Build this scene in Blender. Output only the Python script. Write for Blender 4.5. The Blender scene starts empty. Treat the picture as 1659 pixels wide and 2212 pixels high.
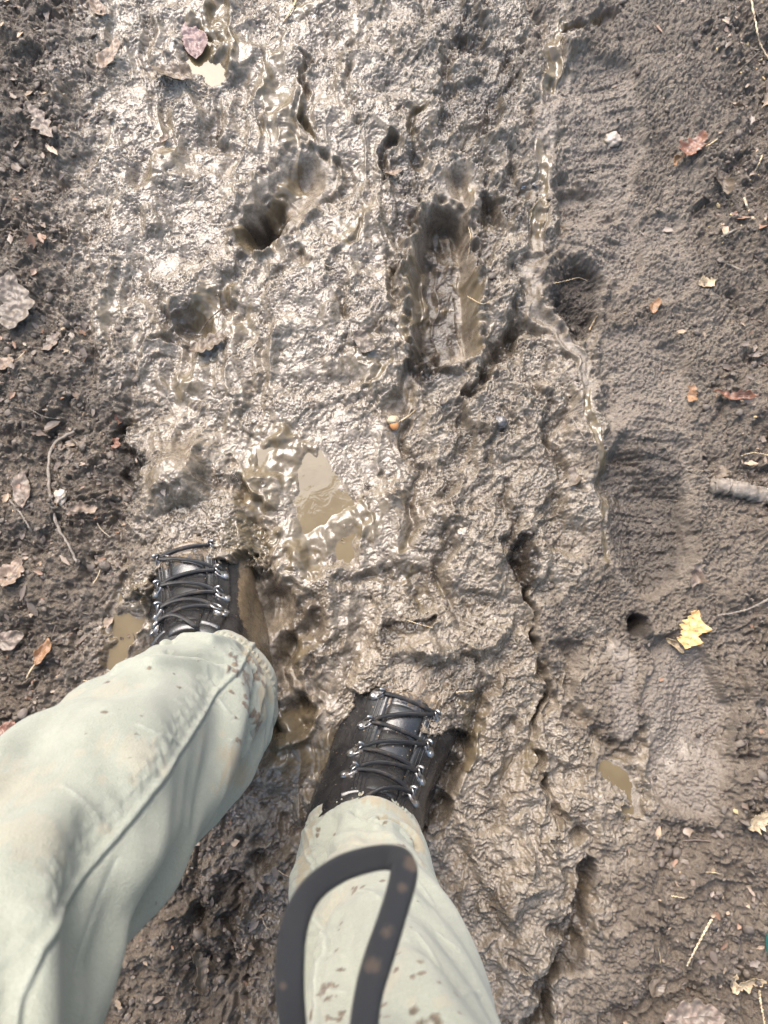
import bpy, bmesh, math, random
import numpy as np
from mathutils import Vector, Matrix, Euler

SC = bpy.context.scene
COL = SC.collection
R = math.radians
random.seed(7)
RNG = np.random.default_rng(7)

# ------------------------------------------------------------------ camera
CAM_H = 1.10
PITCH = R(12.0)
FPX = 1661.0                       # focal length in units of a 1659 x 2212 picture
cam_d = bpy.data.cameras.new("camera")
cam_d.sensor_fit = 'VERTICAL'
cam_d.sensor_height = 36.0
cam_d.lens = 36.0 * FPX / 2212.0
cam_d.clip_start = 0.02
cam_d.clip_end = 300.0
cam_d.dof.use_dof = True
cam_d.dof.focus_distance = 1.03
cam_d.dof.aperture_fstop = 9.5
cam = bpy.data.objects.new("camera", cam_d)
COL.objects.link(cam)
cam.location = (0, 0, CAM_H)
cam.rotation_euler = (PITCH, 0, 0)
SC.camera = cam

# ------------------------------------------------------------------ sky and overcast light
SUN_EL, SUN_AZ = R(53), R(-24)     # azimuth from +Y towards +X
world = bpy.data.worlds.new("World")
SC.world = world
world.use_nodes = True
wn = world.node_tree
bg = wn.nodes["Background"]
sky = wn.nodes.new("ShaderNodeTexSky")
sky.sky_type = 'NISHITA'
sky.sun_disc = False
sky.sun_elevation = SUN_EL
sky.sun_rotation = SUN_AZ
sky.air_density = 1.6
sky.dust_density = 7.0
sky.ozone_density = 3.0
wn.links.new(sky.outputs[0], bg.inputs[0])
bg.inputs[1].default_value = 0.15
sun_d = bpy.data.lights.new("overcast_sun", 'SUN')
sun_d.energy = 1.6
sun_d.angle = R(46)
sun_d.color = (0.985, 0.972, 1.0)
sun = bpy.data.objects.new("overcast_sun", sun_d)
COL.objects.link(sun)
sd = Vector((math.sin(SUN_AZ) * math.cos(SUN_EL), math.cos(SUN_AZ) * math.cos(SUN_EL), math.sin(SUN_EL)))
sun.rotation_euler = sd.to_track_quat('Z', 'Y').to_euler()
SC.view_settings.view_transform = 'Standard'
SC.view_settings.look = 'None'
SC.view_settings.exposure = 1.52
SC.view_settings.gamma = 1.0

# ------------------------------------------------------------------ helpers
CP, SP = math.cos(PITCH), math.sin(PITCH)
def P(px, py, z=0.0):
    """ground point (at height z) seen at a spot of the survey photograph"""
    x = (px - 829.5) / FPX
    y = (1106.0 - py) / FPX
    dy = y * CP + SP
    dz = y * SP - CP
    t = (z - CAM_H) / dz
    return np.array([x * t, dy * t, z])
def proj(V):
    V = np.asarray(V, dtype=np.float64)
    x = V[..., 0]; y = V[..., 1]; z = V[..., 2] - CAM_H
    fy = y * SP - z * CP           # along view
    uy = y * CP + z * SP
    return 829.5 + FPX * x / fy, 1106.0 - FPX * uy / fy
def S(px, py):                     # metres per survey pixel at that ground spot
    a = P(px, py); b = P(px + 1, py)
    return abs(b[0] - a[0])

_rs = np.random.default_rng(11)
_perm = _rs.permutation(256).astype(np.int32)
_perm = np.concatenate([_perm, _perm])
_ga = _rs.random(256) * 2 * np.pi
_gx = np.cos(_ga).astype(np.float32); _gy = np.sin(_ga).astype(np.float32)
def perlin(x, y, seed=0):
    x = np.asarray(x, np.float32) + seed * 17.31; y = np.asarray(y, np.float32) - seed * 9.77
    xi = np.floor(x); yi = np.floor(y)
    fx = x - xi; fy = y - yi
    xi = xi.astype(np.int32) & 255; yi = yi.astype(np.int32) & 255
    u = fx * fx * fx * (fx * (fx * 6 - 15) + 10); v = fy * fy * fy * (fy * (fy * 6 - 15) + 10)
    def g(ix, iy, dx, dy):
        k = _perm[_perm[ix & 255] + (iy & 255)]
        return _gx[k] * dx + _gy[k] * dy
    a = g(xi, yi, fx, fy); b = g(xi + 1, yi, fx - 1, fy)
    c = g(xi, yi + 1, fx, fy - 1); d = g(xi + 1, yi + 1, fx - 1, fy - 1)
    ab = a + u * (b - a); cd = c + u * (d - c)
    return (ab + v * (cd - ab)) * 1.5
def worley(x, y, seed=0):
    x = np.asarray(x, np.float32) + seed * 5.13; y = np.asarray(y, np.float32) + seed * 3.71
    xi = np.floor(x).astype(np.int32); yi = np.floor(y).astype(np.int32)
    f1 = np.full(x.shape, 9.0, np.float32); f2 = f1.copy(); idv = np.zeros(x.shape, np.float32)
    for ox in (-1, 0, 1):
        for oy in (-1, 0, 1):
            cx = xi + ox; cy = yi + oy
            k = _perm[_perm[cx & 255] + (cy & 255)]
            k2 = _perm[k + 57 & 511]
            dx = cx + (k / 255.0).astype(np.float32) - x; dy = cy + (k2 / 255.0).astype(np.float32) - y
            d = dx * dx + dy * dy
            near = d < f1
            f2 = np.where(near, f1, np.minimum(f2, d))
            idv = np.where(near, k2 / 255.0, idv)
            f1 = np.where(near, d, f1)
    return np.sqrt(f1), np.sqrt(f2), idv
def sstep(a, b, x):
    t = np.clip((x - a) / (b - a), 0, 1)
    return t * t * (3 - 2 * t)
def smax(a, b, k):
    h = np.clip(0.5 + 0.5 * (a - b) / k, 0, 1)
    return b + (a - b) * h + k * h * (1 - h)

def mesh_obj(name, verts, faces, mat=None, parent=None, smooth=True, attrs=None):
    me = bpy.data.meshes.new(name)
    if isinstance(faces, np.ndarray):
        n = len(verts); nf, k = faces.shape
        me.vertices.add(n)
        me.vertices.foreach_set("co", np.ascontiguousarray(verts, np.float32).ravel())
        me.loops.add(nf * k)
        me.loops.foreach_set("vertex_index", np.ascontiguousarray(faces, np.int32).ravel())
        me.polygons.add(nf)
        me.polygons.foreach_set("loop_start", np.arange(0, nf * k, k, dtype=np.int32))
        me.update(calc_edges=True)
        me.validate()
    else:
        me.from_pydata([tuple(map(float, v)) for v in verts], [], faces)
        me.update()
    if smooth:
        me.polygons.foreach_set("use_smooth", np.ones(len(me.polygons), dtype=bool))
    if attrs:
        for an, av in attrs.items():
            at = me.attributes.new(an, 'FLOAT', 'POINT')
            at.data.foreach_set("value", np.ascontiguousarray(av, np.float32).ravel())
    if mat: me.materials.append(mat)
    o = bpy.data.objects.new(name, me)
    COL.objects.link(o)
    if parent is not None: o.parent = parent
    return o
def tag(o, label=None, cat=None, group=None, kind=None):
    if label: o["label"] = label
    if cat: o["category"] = cat
    if group: o["group"] = group
    if kind: o["kind"] = kind
    return o
def empty(name, loc=(0, 0, 0)):
    o = bpy.data.objects.new(name, None); COL.objects.link(o); o.location = loc
    return o
def grid_faces(nu, nv, wrap=False):
    i = np.arange(nv - 1)[:, None]; j = np.arange(nu if wrap else nu - 1)[None, :]
    j2 = (j + 1) % nu
    return np.stack([i * nu + j, i * nu + j2, (i + 1) * nu + j2, (i + 1) * nu + j], -1).reshape(-1, 4)

class NT:
    """tiny node-tree writer"""
    def __init__(s, name):
        s.m = bpy.data.materials.new(name); s.m.use_nodes = True
        s.t = s.m.node_tree; s.b = s.t.nodes["Principled BSDF"]
    def n(s, typ, **kw):
        nd = s.t.nodes.new(typ)
        for k, v in kw.items():
            if k.startswith("i_"): s.put(nd.inputs[k[2:].replace("_", " ")], v)
            else: setattr(nd, k, v)
        return nd
    def put(s, sock, v):
        if isinstance(v, bpy.types.NodeSocket): s.t.links.new(v, sock)
        else:
            if hasattr(sock.default_value, "__len__") and len(sock.default_value) == 4 and len(v) == 3: v = (*v, 1)
            sock.default_value = v
    def set(s, **kw):
        for k, v in kw.items(): s.put(s.b.inputs[k.replace("_", " ")], v)
    def attr(s, name): return s.n("ShaderNodeAttribute", attribute_name=name).outputs["Fac"]
    def co(s): return s.n("ShaderNodeTexCoord").outputs["Object"]
    def noise(s, scale, detail=4, rough=0.55, vec=None, dist=0.0):
        nd = s.n("ShaderNodeTexNoise"); nd.inputs["Scale"].default_value = scale
        nd.inputs["Detail"].default_value = detail; nd.inputs["Roughness"].default_value = rough
        nd.inputs["Distortion"].default_value = dist
        s.put(nd.inputs["Vector"], vec if vec is not None else s.co())
        return nd.outputs["Fac"]
    def ramp(s, fac, a, b, lo=0.0, hi=1.0):
        nd = s.n("ShaderNodeMapRange", interpolation_type='SMOOTHSTEP')
        s.put(nd.inputs[0], fac)
        for i, v in enumerate((a, b, lo, hi)): s.put(nd.inputs[i + 1], v)
        return nd.outputs[0]
    def math(s, op, a, b=0.0, c=None):
        nd = s.n("ShaderNodeMath", operation=op); s.put(nd.inputs[0], a); s.put(nd.inputs[1], b)
        if c is not None: s.put(nd.inputs[2], c)
        return nd.outputs[0]
    def mix(s, fac, a, b):
        nd = s.n("ShaderNodeMix", data_type='RGBA')
        s.put(nd.inputs[0], fac)
        s.put(nd.inputs[6], a if isinstance(a, bpy.types.NodeSocket) else (*a, 1))
        s.put(nd.inputs[7], b if isinstance(b, bpy.types.NodeSocket) else (*b, 1))
        return nd.outputs[2]
    def fmix(s, fac, a, b):
        nd = s.n("ShaderNodeMix", data_type='FLOAT')
        s.put(nd.inputs[0], fac); s.put(nd.inputs[2], a); s.put(nd.inputs[3], b)
        return nd.outputs[0]
    def bump(s, h, strength, dist):
        nd = s.n("ShaderNodeBump"); s.put(nd.inputs["Strength"], strength); s.put(nd.inputs["Distance"], dist)
        s.put(nd.inputs["Height"], h); s.put(s.b.inputs["Normal"], nd.outputs[0])

# ================================================================== GROUND
STEP = 0.0013
def axis(a, b, far):
    core = np.arange(a, b + STEP / 2, STEP)
    g = [STEP]
    while sum(g) < far: g.append(g[-1] * 1.13)
    out = np.cumsum(g)
    return np.concatenate([core[0] - out[::-1], core, core[-1] + out]).astype(np.float32)
ax = axis(-0.72, 0.72, 60.0); ay = axis(-0.47, 1.19, 60.0)
NX, NY = len(ax), len(ay)
X, Y = np.meshgrid(ax, ay)
far = np.maximum(np.maximum(-0.85 - X, X - 0.85), np.maximum(-0.6 - Y, Y - 1.35))
near = 1 - sstep(0, 1.2, far)

w1 = perlin(X * 18, Y * 18, 1); w2 = perlin(X * 18, Y * 18, 2)
w3 = perlin(X * 60, Y * 60, 3); w4 = perlin(X * 60, Y * 60, 4)
w5 = perlin(X * 150, Y * 150, 31); w6 = perlin(X * 150, Y * 150, 32)
XW = X + w1 * 0.024 + w3 * 0.006 + w5 * 0.0015; YW = Y + w2 * 0.024 + w4 * 0.006 + w6 * 0.0015   # warped, for ragged outlines
XL = X + w1 * 0.012 + w3 * 0.003 + w5 * 0.0008; YL = Y + w2 * 0.012 + w4 * 0.003 + w6 * 0.0008

def stroke(pts, rad, xs=None, ys=None, want_t=False):
    """distance to a polyline of survey spots, in units of its (tapering) radius"""
    xs = XW if xs is None else xs; ys = YW if ys is None else ys
    if not isinstance(rad, (list, tuple)): rad = [rad] * len(pts)
    W = [P(*p)[:2] for p in pts]; r = [rr * S(*p) for rr, p in zip(rad, pts)]
    if len(W) == 1: W = W * 2; r = r * 2
    q = np.full(X.shape, 9.0, np.float32)
    m = max(r) * 2.6 + 0.02
    x0, x1 = min(w[0] for w in W) - m, max(w[0] for w in W) + m
    y0, y1 = min(w[1] for w in W) - m, max(w[1] for w in W) + m
    i0, i1 = np.searchsorted(ax, [x0, x1]); j0, j1 = np.searchsorted(ay, [y0, y1])
    sl = (slice(j0, j1), slice(i0, i1))
    xx, yy = xs[sl], ys[sl]
    qq = q[sl]; tt = np.zeros_like(qq)
    for k in range(len(W) - 1):
        a, b = W[k], W[k + 1]; d = b - a; L = d @ d + 1e-12
        t = np.clip(((xx - a[0]) * d[0] + (yy - a[1]) * d[1]) / L, 0, 1)
        dist = np.hypot(xx - a[0] - t * d[0], yy - a[1] - t * d[1]) / (r[k] + t * (r[k + 1] - r[k]))
        better = dist < qq
        qq = np.where(better, dist, qq); tt = np.where(better, (k + t) / (len(W) - 1), tt)
    q[sl] = qq
    if want_t:
        T = np.zeros_like(q); T[sl] = tt
        return q, T
    return q
ZN = perlin(X * 14, Y * 14, 91) * 1.6 + perlin(X * 40, Y * 40, 92) * 1.1 + perlin(X * 110, Y * 110, 93) * .7
def pmask(poly, soft):
    """soft-edged region of the ground given by survey spots"""
    W = [P(*p)[:2] for p in poly]
    xx, yy = X + w1 * 0.03 + w3 * 0.008, Y + w2 * 0.03 + w4 * 0.008
    ins = np.zeros(X.shape, bool); dmin = np.full(X.shape, 9.0, np.float32)
    for k in range(len(W)):
        a = W[k]; b = W[(k + 1) % len(W)]
        c = (a[1] > yy) != (b[1] > yy)
        with np.errstate(divide='ignore', invalid='ignore'):
            xi = (b[0] - a[0]) * (yy - a[1]) / (b[1] - a[1] + 1e-12) + a[0]
        ins ^= c & (xx < xi)
        d = b - a; t = np.clip(((xx - a[0]) * d[0] + (yy - a[1]) * d[1]) / (d @ d), 0, 1)
        dmin = np.minimum(dmin, np.hypot(xx - a[0] - t * d[0], yy - a[1] - t * d[1]))
    return sstep(-soft, soft, np.where(ins, dmin, -dmin) + ZN * soft).astype(np.float32)

bt_F = [(.034, .180), (.046, .172), (.058, .152), (.075, .126), (.103, .104), (.135, .090), (.165, .079), (.195, .066), (.218, .046), (.228, .022)]
bt_B = [(-.058, .180), (-.062, .165), (-.066, .135), (-.071, .095), (-.077, .045), (-.064, .004), (.02, 0), (.115, 0), (.185, 0), (.224, .004)]
bt_W = [.047, .050, .054, .058, .061, .063, .065, .065, .058, .028]
BSC = 1.24                          # stout work boots
BOOTS = [((-.234, .004, -.070), R(15), .134), ((-.028, -.196, -.072), R(-21), .142)]

XS = X + w1 * 0.006 + w3 * 0.002; YS = Y + w2 * 0.006 + w4 * 0.002
# --- zones
slurry = pmask([(170, -60), (640, -60), (850, 60), (870, 330), (860, 560), (880, 900), (900, 1160), (830, 1240), (770, 1460), (760, 1640),
                (640, 1960), (560, 1800), (470, 1700), (230, 1480), (240, 1230), (300, 1130), (270, 880), (150, 640), (140, 420), (190, 230)], 0.05)
wet = pmask([(150, -60), (1180, -60), (1200, 400), (1180, 640), (1270, 780), (1310, 1260), (1230, 1300), (1250, 1560), (1400, 1640), (1390, 1800), (1300, 1900),
             (1260, 2300), (900, 2300), (560, 2300), (420, 1750), (200, 1480), (240, 1230), (280, 1130), (240, 880), (140, 640), (120, 420)], 0.05)
leftsoil = pmask([(-900, -400), (150, -400), (190, 230), (120, 480), (180, 720), (270, 900), (290, 1130), (240, 1240), (200, 1480), (300, 1700), (620, 2300), (-900, 2600)], 0.05)
leftsoil = np.maximum(leftsoil, pmask([(300, 1750), (520, 1760), (640, 1960), (680, 2300), (200, 2300)], 0.05))
edge_r = pmask([(1659, -300), (1500, -60), (1560, 260), (1500, 420), (1600, 640), (1600, 840), (1530, 980), (1640, 1200), (1590, 1420), (1620, 1640), (1420, 1800), (1330, 2000), (1280, 2300), (2600, 2600), (2600, -400)], 0.04)
compact = np.clip(1 - np.maximum(wet, leftsoil), 0, 1) * near

# --- broad shape
H = perlin(X * 3.2, Y * 3.2, 5) * 0.010 + perlin(X * 8, Y * 8, 6) * 0.007
smooth = np.zeros_like(H)     # 1 where the mud was pressed or smeared smooth
dark = np.zeros_like(H)
slick = np.zeros_like(H)      # thin brown slip
CV = 1 + 0.9 * perlin(X * 30, Y * 30, 33)
def carve(q, d, steep=0.6, cv=1.0):
    global H
    H = H - d * (1 + (CV - 1) * cv) * (1 - sstep(steep, 1.12, q)) + d * .16 * np.exp(-((q - 1.25) / .16) ** 2) * (.5 + 2.5 * w3)
def mound(q, d, p=2.0): global H; H = H + d * np.exp(-(q * q) * p)
def mark(arr, q, v=1.0, a=0.7, b=1.1): np.maximum(arr, v * (1 - sstep(a, b, q)), out=arr)

mound(stroke([(700, 560), (690, 720)], 190), 0.012)
mound(stroke([(1085, 250), (1090, 560)], 60), 0.014)
mound(stroke([(1010, 1100), (1040, 1240)], 85), 0.014)
mound(stroke([(1110, 1800), (1090, 2050)], 120), 0.022)
mound(stroke([(1095, 1480), (1060, 1650)], 55), 0.018)
mound(stroke([(720, 1280), (700, 1500)], 90), 0.010)
mound(stroke([(200, 80), (250, 500)], 150), 0.008)
# long ruts drawn out along the direction of travel
rut = perlin((X + w1 * .01) * 26 + Y * 3, Y * 4.5 - X * 2, 21)
H += rut * 0.008 * wet
H -= np.abs(perlin((X + w1 * .012 + Y * .06) * 34, Y * 7, 25)) ** .8 * 0.012 * wet * sstep(-.15, .25, perlin(X * 4, Y * 3, 26) + .12)
# hole on the upper left
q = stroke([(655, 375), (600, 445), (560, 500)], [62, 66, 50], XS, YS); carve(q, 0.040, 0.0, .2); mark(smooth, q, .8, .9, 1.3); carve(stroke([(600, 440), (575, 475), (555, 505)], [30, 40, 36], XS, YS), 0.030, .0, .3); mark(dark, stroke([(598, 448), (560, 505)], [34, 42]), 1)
mark(slick, stroke([(670, 340), (575, 420)], [40, 45]), .8)
# deep boot print in the middle
q = stroke([(990, 380), (970, 470)], [50, 62], XS, YS); carve(q, 0.026, .2, .3); mark(slick, q, .9); mark(smooth, q, .9)
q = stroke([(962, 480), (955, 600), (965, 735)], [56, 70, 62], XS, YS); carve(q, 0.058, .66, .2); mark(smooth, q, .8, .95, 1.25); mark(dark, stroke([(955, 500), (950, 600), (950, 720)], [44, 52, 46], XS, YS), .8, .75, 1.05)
slick *= 1 - (1 - sstep(.75, 1.0, stroke([(955, 500), (950, 600), (950, 720)], [48, 56, 50], XS, YS)))
q = stroke([(898, 500), (893, 640), (885, 720)], [16, 20, 12]); mark(slick, q, 1, .8, 1.5); mark(smooth, q, 1, .8, 1.5)
q = stroke([(1022, 600), (1034, 720), (1000, 790)], 22); mark(slick, q, .8)
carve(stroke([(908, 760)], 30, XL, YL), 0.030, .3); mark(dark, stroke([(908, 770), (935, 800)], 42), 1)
q = stroke([(890, 805), (858, 880)], [24, 26], XL, YL); carve(q, 0.022, .3); mark(slick, q, 1); mark(smooth, q, 1)
# slip-filled seam between the wheel track and the right bank
qc = stroke([(1215, 60), (1190, 130), (1182, 250), (1176, 330), (1172, 440), (1150, 590), (1165, 670), (1225, 740), (1262, 790), (1268, 900), (1295, 1000), (1300, 1130), (1312, 1240)],
            [14, 14, 20, 18, 13, 16, 20, 14, 10, 12, 13, 11, 10], XL, YL)
mound(stroke([(1195, 130), (1182, 330), (1160, 590), (1225, 735), (1270, 900), (1300, 1130)], 50), 0.012)
carve(qc, 0.006, .3); mark(slick, qc, 1, .8, 1.25); mark(smooth, qc, 1, .9, 1.6)
# boot prints on the right bank
def treads(pts, rad, d, amp, freq, ang, sm=.55):
    """a boot print: a crisp-edged pressed sole with bars across it and a lip pushed up round it"""
    global H
    q = stroke(pts, rad, X + w1 * .016 + w3 * .004, Y + w2 * .016 + w4 * .004); ev = np.clip(.75 + 1.5 * perlin(X * 9, Y * 9, 35), .15, 1.1)
    H = H - d * ev * (1 - sstep(.80, 1.10, q)) + d * .22 * np.exp(-((q - 1.18) / .13) ** 2) * (.6 + 1.5 * w1)
    a = R(ang); t = (X * math.cos(a) + Y * math.sin(a)) * freq
    lug = sstep(-.25, .25, np.sin(t * 2 * np.pi + w1 * 1.2)) * np.clip(.5 + 1.9 * perlin(X * 13, Y * 13, 34), .0, 1.0)
    H = H + amp * lug * (1 - sstep(.70, .86, q)); mark(smooth, q, sm, .9, 1.1)
    return q
treads([(1285, 205), (1292, 330), (1290, 400)], [92, 98, 84], 0.016, 0.0050, 34, 97, .6)
treads([(1285, 470), (1300, 555)], [86, 82], 0.018, 0.0055, 40, 75, .6)
treads([(1425, 505), (1435, 600)], [58, 66], 0.008, 0.0055, 58, 58, .5)
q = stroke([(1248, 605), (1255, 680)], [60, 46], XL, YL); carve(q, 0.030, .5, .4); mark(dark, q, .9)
treads([(1385, 800), (1392, 930)], [92, 94], 0.016, 0.0045, 40, 82, .6)
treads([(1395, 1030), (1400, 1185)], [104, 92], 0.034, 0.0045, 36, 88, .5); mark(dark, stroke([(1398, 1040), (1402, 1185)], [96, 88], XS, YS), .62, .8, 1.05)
mound(stroke([(1300, 1240), (1420, 1262), (1500, 1230)], 26), 0.010)
treads([(1468, 1455), (1488, 1580), (1486, 1668)], [80, 92, 84], 0.018, 0.0, 30, 90, .86)
q = stroke([(1345, 1400), (1350, 1560)], [26, 30], XL, YL); mark(smooth, q, .9)
mound(stroke([(1385, 1420), (1392, 1600), (1400, 1720)], 12), .007)
for x0 in (1566, 1582, 1600):
    carve(stroke([(x0 - 5, 1400), (x0 + 15, 1640)], 6, XL, YL), 0.007, .3)
# dark holes and cracks
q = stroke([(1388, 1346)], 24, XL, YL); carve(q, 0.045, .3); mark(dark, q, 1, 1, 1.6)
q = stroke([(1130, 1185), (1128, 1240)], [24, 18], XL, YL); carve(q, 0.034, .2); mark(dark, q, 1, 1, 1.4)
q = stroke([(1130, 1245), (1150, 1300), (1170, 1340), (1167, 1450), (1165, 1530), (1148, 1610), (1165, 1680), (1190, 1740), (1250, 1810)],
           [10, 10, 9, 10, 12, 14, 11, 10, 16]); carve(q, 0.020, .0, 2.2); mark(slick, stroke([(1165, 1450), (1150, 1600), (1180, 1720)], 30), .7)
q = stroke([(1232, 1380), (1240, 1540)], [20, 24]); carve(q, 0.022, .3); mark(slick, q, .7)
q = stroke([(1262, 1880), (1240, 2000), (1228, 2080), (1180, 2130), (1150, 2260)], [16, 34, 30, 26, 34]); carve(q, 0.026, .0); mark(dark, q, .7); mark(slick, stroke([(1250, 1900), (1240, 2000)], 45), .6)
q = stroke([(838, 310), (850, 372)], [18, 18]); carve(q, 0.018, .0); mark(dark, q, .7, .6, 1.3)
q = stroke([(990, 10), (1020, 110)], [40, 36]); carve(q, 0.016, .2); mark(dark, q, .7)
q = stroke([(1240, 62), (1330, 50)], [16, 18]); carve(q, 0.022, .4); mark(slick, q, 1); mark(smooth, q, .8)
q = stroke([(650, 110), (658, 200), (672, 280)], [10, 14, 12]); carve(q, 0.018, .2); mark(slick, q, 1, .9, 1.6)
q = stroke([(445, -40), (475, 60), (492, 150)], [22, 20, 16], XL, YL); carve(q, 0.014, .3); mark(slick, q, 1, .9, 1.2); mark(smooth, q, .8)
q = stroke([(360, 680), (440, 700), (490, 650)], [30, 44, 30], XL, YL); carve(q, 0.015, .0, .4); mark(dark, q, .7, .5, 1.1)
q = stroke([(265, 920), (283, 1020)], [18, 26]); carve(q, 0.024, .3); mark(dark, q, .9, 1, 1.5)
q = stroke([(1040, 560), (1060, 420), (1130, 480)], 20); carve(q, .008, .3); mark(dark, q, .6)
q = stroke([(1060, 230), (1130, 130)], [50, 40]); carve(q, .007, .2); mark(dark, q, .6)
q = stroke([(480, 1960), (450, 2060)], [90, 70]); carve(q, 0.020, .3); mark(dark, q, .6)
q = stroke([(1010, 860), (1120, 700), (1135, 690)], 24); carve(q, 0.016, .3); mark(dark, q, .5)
q = stroke([(590, 620), (640, 560)], 20); carve(q, .008, .3)
# furrows squeezed up and smeared between the footfalls
for pts, rad, d, dk_ in (
    ([(895, 230), (882, 420), (868, 530)], [12, 20, 16], .012, .6), ([(1062, 240), (1050, 360), (1058, 480)], [20, 24, 16], .012, .5), ([(1150, 560), (1095, 740), (1015, 860)], [18, 26, 22], .014, .4),
    ([(1000, 880), (985, 960), (955, 1080)], [14, 20, 18], .011, .3), ([(1085, 1060), (1100, 1130), (1112, 1220)], [12, 16, 14], .012, .5), ([(665, 290), (720, 340), (730, 420)], [12, 16, 14], .008, .2),
    ([(490, 150), (470, 250), (480, 330)], [12, 18, 14], .008, .2), ([(555, 505), (480, 620), (440, 690), (330, 725)], [18, 24, 22, 14], .011, .4), ([(640, 1300), (690, 1400), (700, 1490)], [22, 26, 20], .013, .4),
    ([(800, 1440), (750, 1590), (690, 1760)], [16, 22, 20], .010, .1), ([(960, 1150), (940, 1230), (990, 1335)], [14, 18, 16], .012, .4), ([(1085, 1560), (1092, 1700), (1040, 1800)], [12, 16, 14], .009, .2),
    ([(885, 890), (884, 1010), (895, 1170)], [10, 14, 16], .010, .3), ([(770, 480), (730, 600), (760, 700)], [10, 14, 12], .007, .1), ([(300, 560), (330, 640), (300, 760)], [12, 16, 12], .007, .1),
    ([(850, 580), (830, 700), (800, 800)], [10, 16, 14], .009, .2), ([(1100, 330), (1120, 450)], [14, 16], .010, .4), ([(960, 60), (980, 200), (950, 290)], [16, 22, 14], .010, .5), ([(1000, 1880), (1080, 1980), (1120, 2100)], [12, 16, 14], .008, .2),
    ([(600, 60), (590, 180), (560, 280)], [10, 14, 10], .006, .1), ([(760, 100), (770, 260)], [12, 12], .008, .2), ([(1140, 820), (1190, 930), (1200, 1020)], [12, 18, 14], .012, .5), ([(1050, 900), (1060, 1000)], [12, 16], .010, .4),
    ([(740, 1260), (860, 1230), (930, 1290)], [14, 18, 12], .010, .3), ([(560, 1850), (600, 1960), (560, 2080)], [30, 36, 26], .014, .4), ([(980, 2020), (960, 2120)], [14, 16], .008, .2)):
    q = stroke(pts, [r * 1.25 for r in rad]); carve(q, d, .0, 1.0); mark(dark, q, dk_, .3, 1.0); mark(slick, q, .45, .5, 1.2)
# gully beside the nearer boot and the pits the boots stand in
q = stroke([(555, 1170), (580, 1290), (625, 1420), (618, 1570)], [34, 44, 46, 40]); carve(q, 0.034, .3); mark(slick, q, 1, .9, 1.3); mark(smooth, q, .6)
q = stroke([(440, 1000), (520, 1050), (545, 1130)], [16, 20, 22]); carve(q, 0.014, .3); mark(slick, q, 1, .9, 1.3)
q = stroke([(405, 1180), (440, 1300), (520, 1560)], [90, 96, 104], XL, YL); carve(q, 0.030, .5); mark(slick, stroke([(400, 1150), (560, 1600)], 150), .6)
q = stroke([(885, 1500), (850, 1620), (760, 1830)], [84, 94, 100], XL, YL); carve(q, 0.030, .5)
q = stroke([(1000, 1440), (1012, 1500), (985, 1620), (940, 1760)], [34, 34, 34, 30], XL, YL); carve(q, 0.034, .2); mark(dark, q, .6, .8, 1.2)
q = stroke([(1040, 1470), (1015, 1640)], [30, 26]); mark(slick, q, .8)
q = stroke([(770, 1480), (700, 1700), (660, 1780)], 30); mark(slick, q, .8)
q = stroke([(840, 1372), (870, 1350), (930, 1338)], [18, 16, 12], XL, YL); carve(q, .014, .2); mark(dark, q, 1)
mound(stroke([(395, 1040), (385, 1085)], [88, 95], XL, YL), 0.052, 1.6)
mound(stroke([(925, 1400), (905, 1440)], [66, 72], XL, YL), 0.046, 1.6)
# puddle basins
BASIN = {
    'centre': ([(575, 1000), (640, 1010), (700, 1140), (720, 1190)], [34, 60, 76, 56], 0.010),
    'leaf': ([(425, 85), (455, 135)], [46, 44], 0.014),
    'side': ([(290, 1205), (288, 1300), (262, 1370), (238, 1430)], [18, 34, 28, 30], 0.018),
    'edge': ([(1312, 1660), (1322, 1700), (1350, 1752)], [16, 42, 20], 0.013),
}
bq = {}
for k, (pts, rad, d) in BASIN.items():
    bq[k] = stroke(pts, rad); carve(bq[k], d, .5); mark(slick, bq[k], .9, 1.0, 1.5)

# --- relief: clods, smeared ridges, crumbs
clod = perlin(XW * 5.5, YW * 4, 28) * .018 + perlin(XW * 11, YW * 8, 18) * 0.024 + perlin(XW * 20, YW * 15, 17) * 0.018 + perlin(XW * 36, YW * 32, 7) * 0.009
clod2 = perlin(XW * 70, YW * 64, 8) * 0.0050
rx = X + w1 * .020 + w3 * 0.014 + w5 * 0.005; ry = Y + w2 * .020 + w4 * 0.014 + w6 * 0.005
def ridge(f, sd, ys=.85): return 0.55 - np.abs(perlin(rx * f, ry * f * ys, sd)) * 2.2
curl = ridge(48, 12); curl2 = ridge(98, 13); curl3 = ridge(190, 19); curl4 = ridge(330, 20)
fine = perlin(rx * 230, ry * 230, 14)
finer = perlin(X * 420, Y * 420, 15)
f1, f2, cid = worley(XW * 85, YW * 85, 1)
crumb = np.clip(1 - f1 * 1.4, -0.3, 1) * (0.2 + 1.3 * cid)
g1, g2, gid = worley(X * 190 + w3 * .6, Y * 190 + w4 * .6, 2)
grain = np.clip(1 - g1 * 1.4, -0.3, 1) * (0.2 + 1.2 * gid)
d1, d2, did = worley(rx * 120, ry * 120, 3)
dimple = -np.exp(-(d1 / .33) ** 2) * (did > .45)
rough = 1 - 0.88 * smooth
med = 0.5 + 1.2 * perlin(X * 12, Y * 12, 22)
patch = np.clip(0.5 + 2.2 * perlin(X * 9, Y * 9, 23), .05, 1)
patch2 = np.clip(0.5 + 2.0 * perlin(X * 22, Y * 22, 24), .1, 1.1)
def plate(f, sd, w, ys=.85):
    """flat-topped smears parted by curling cracks"""
    return sstep(0, w, np.abs(perlin(rx * f, ry * f * ys, sd)))
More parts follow.
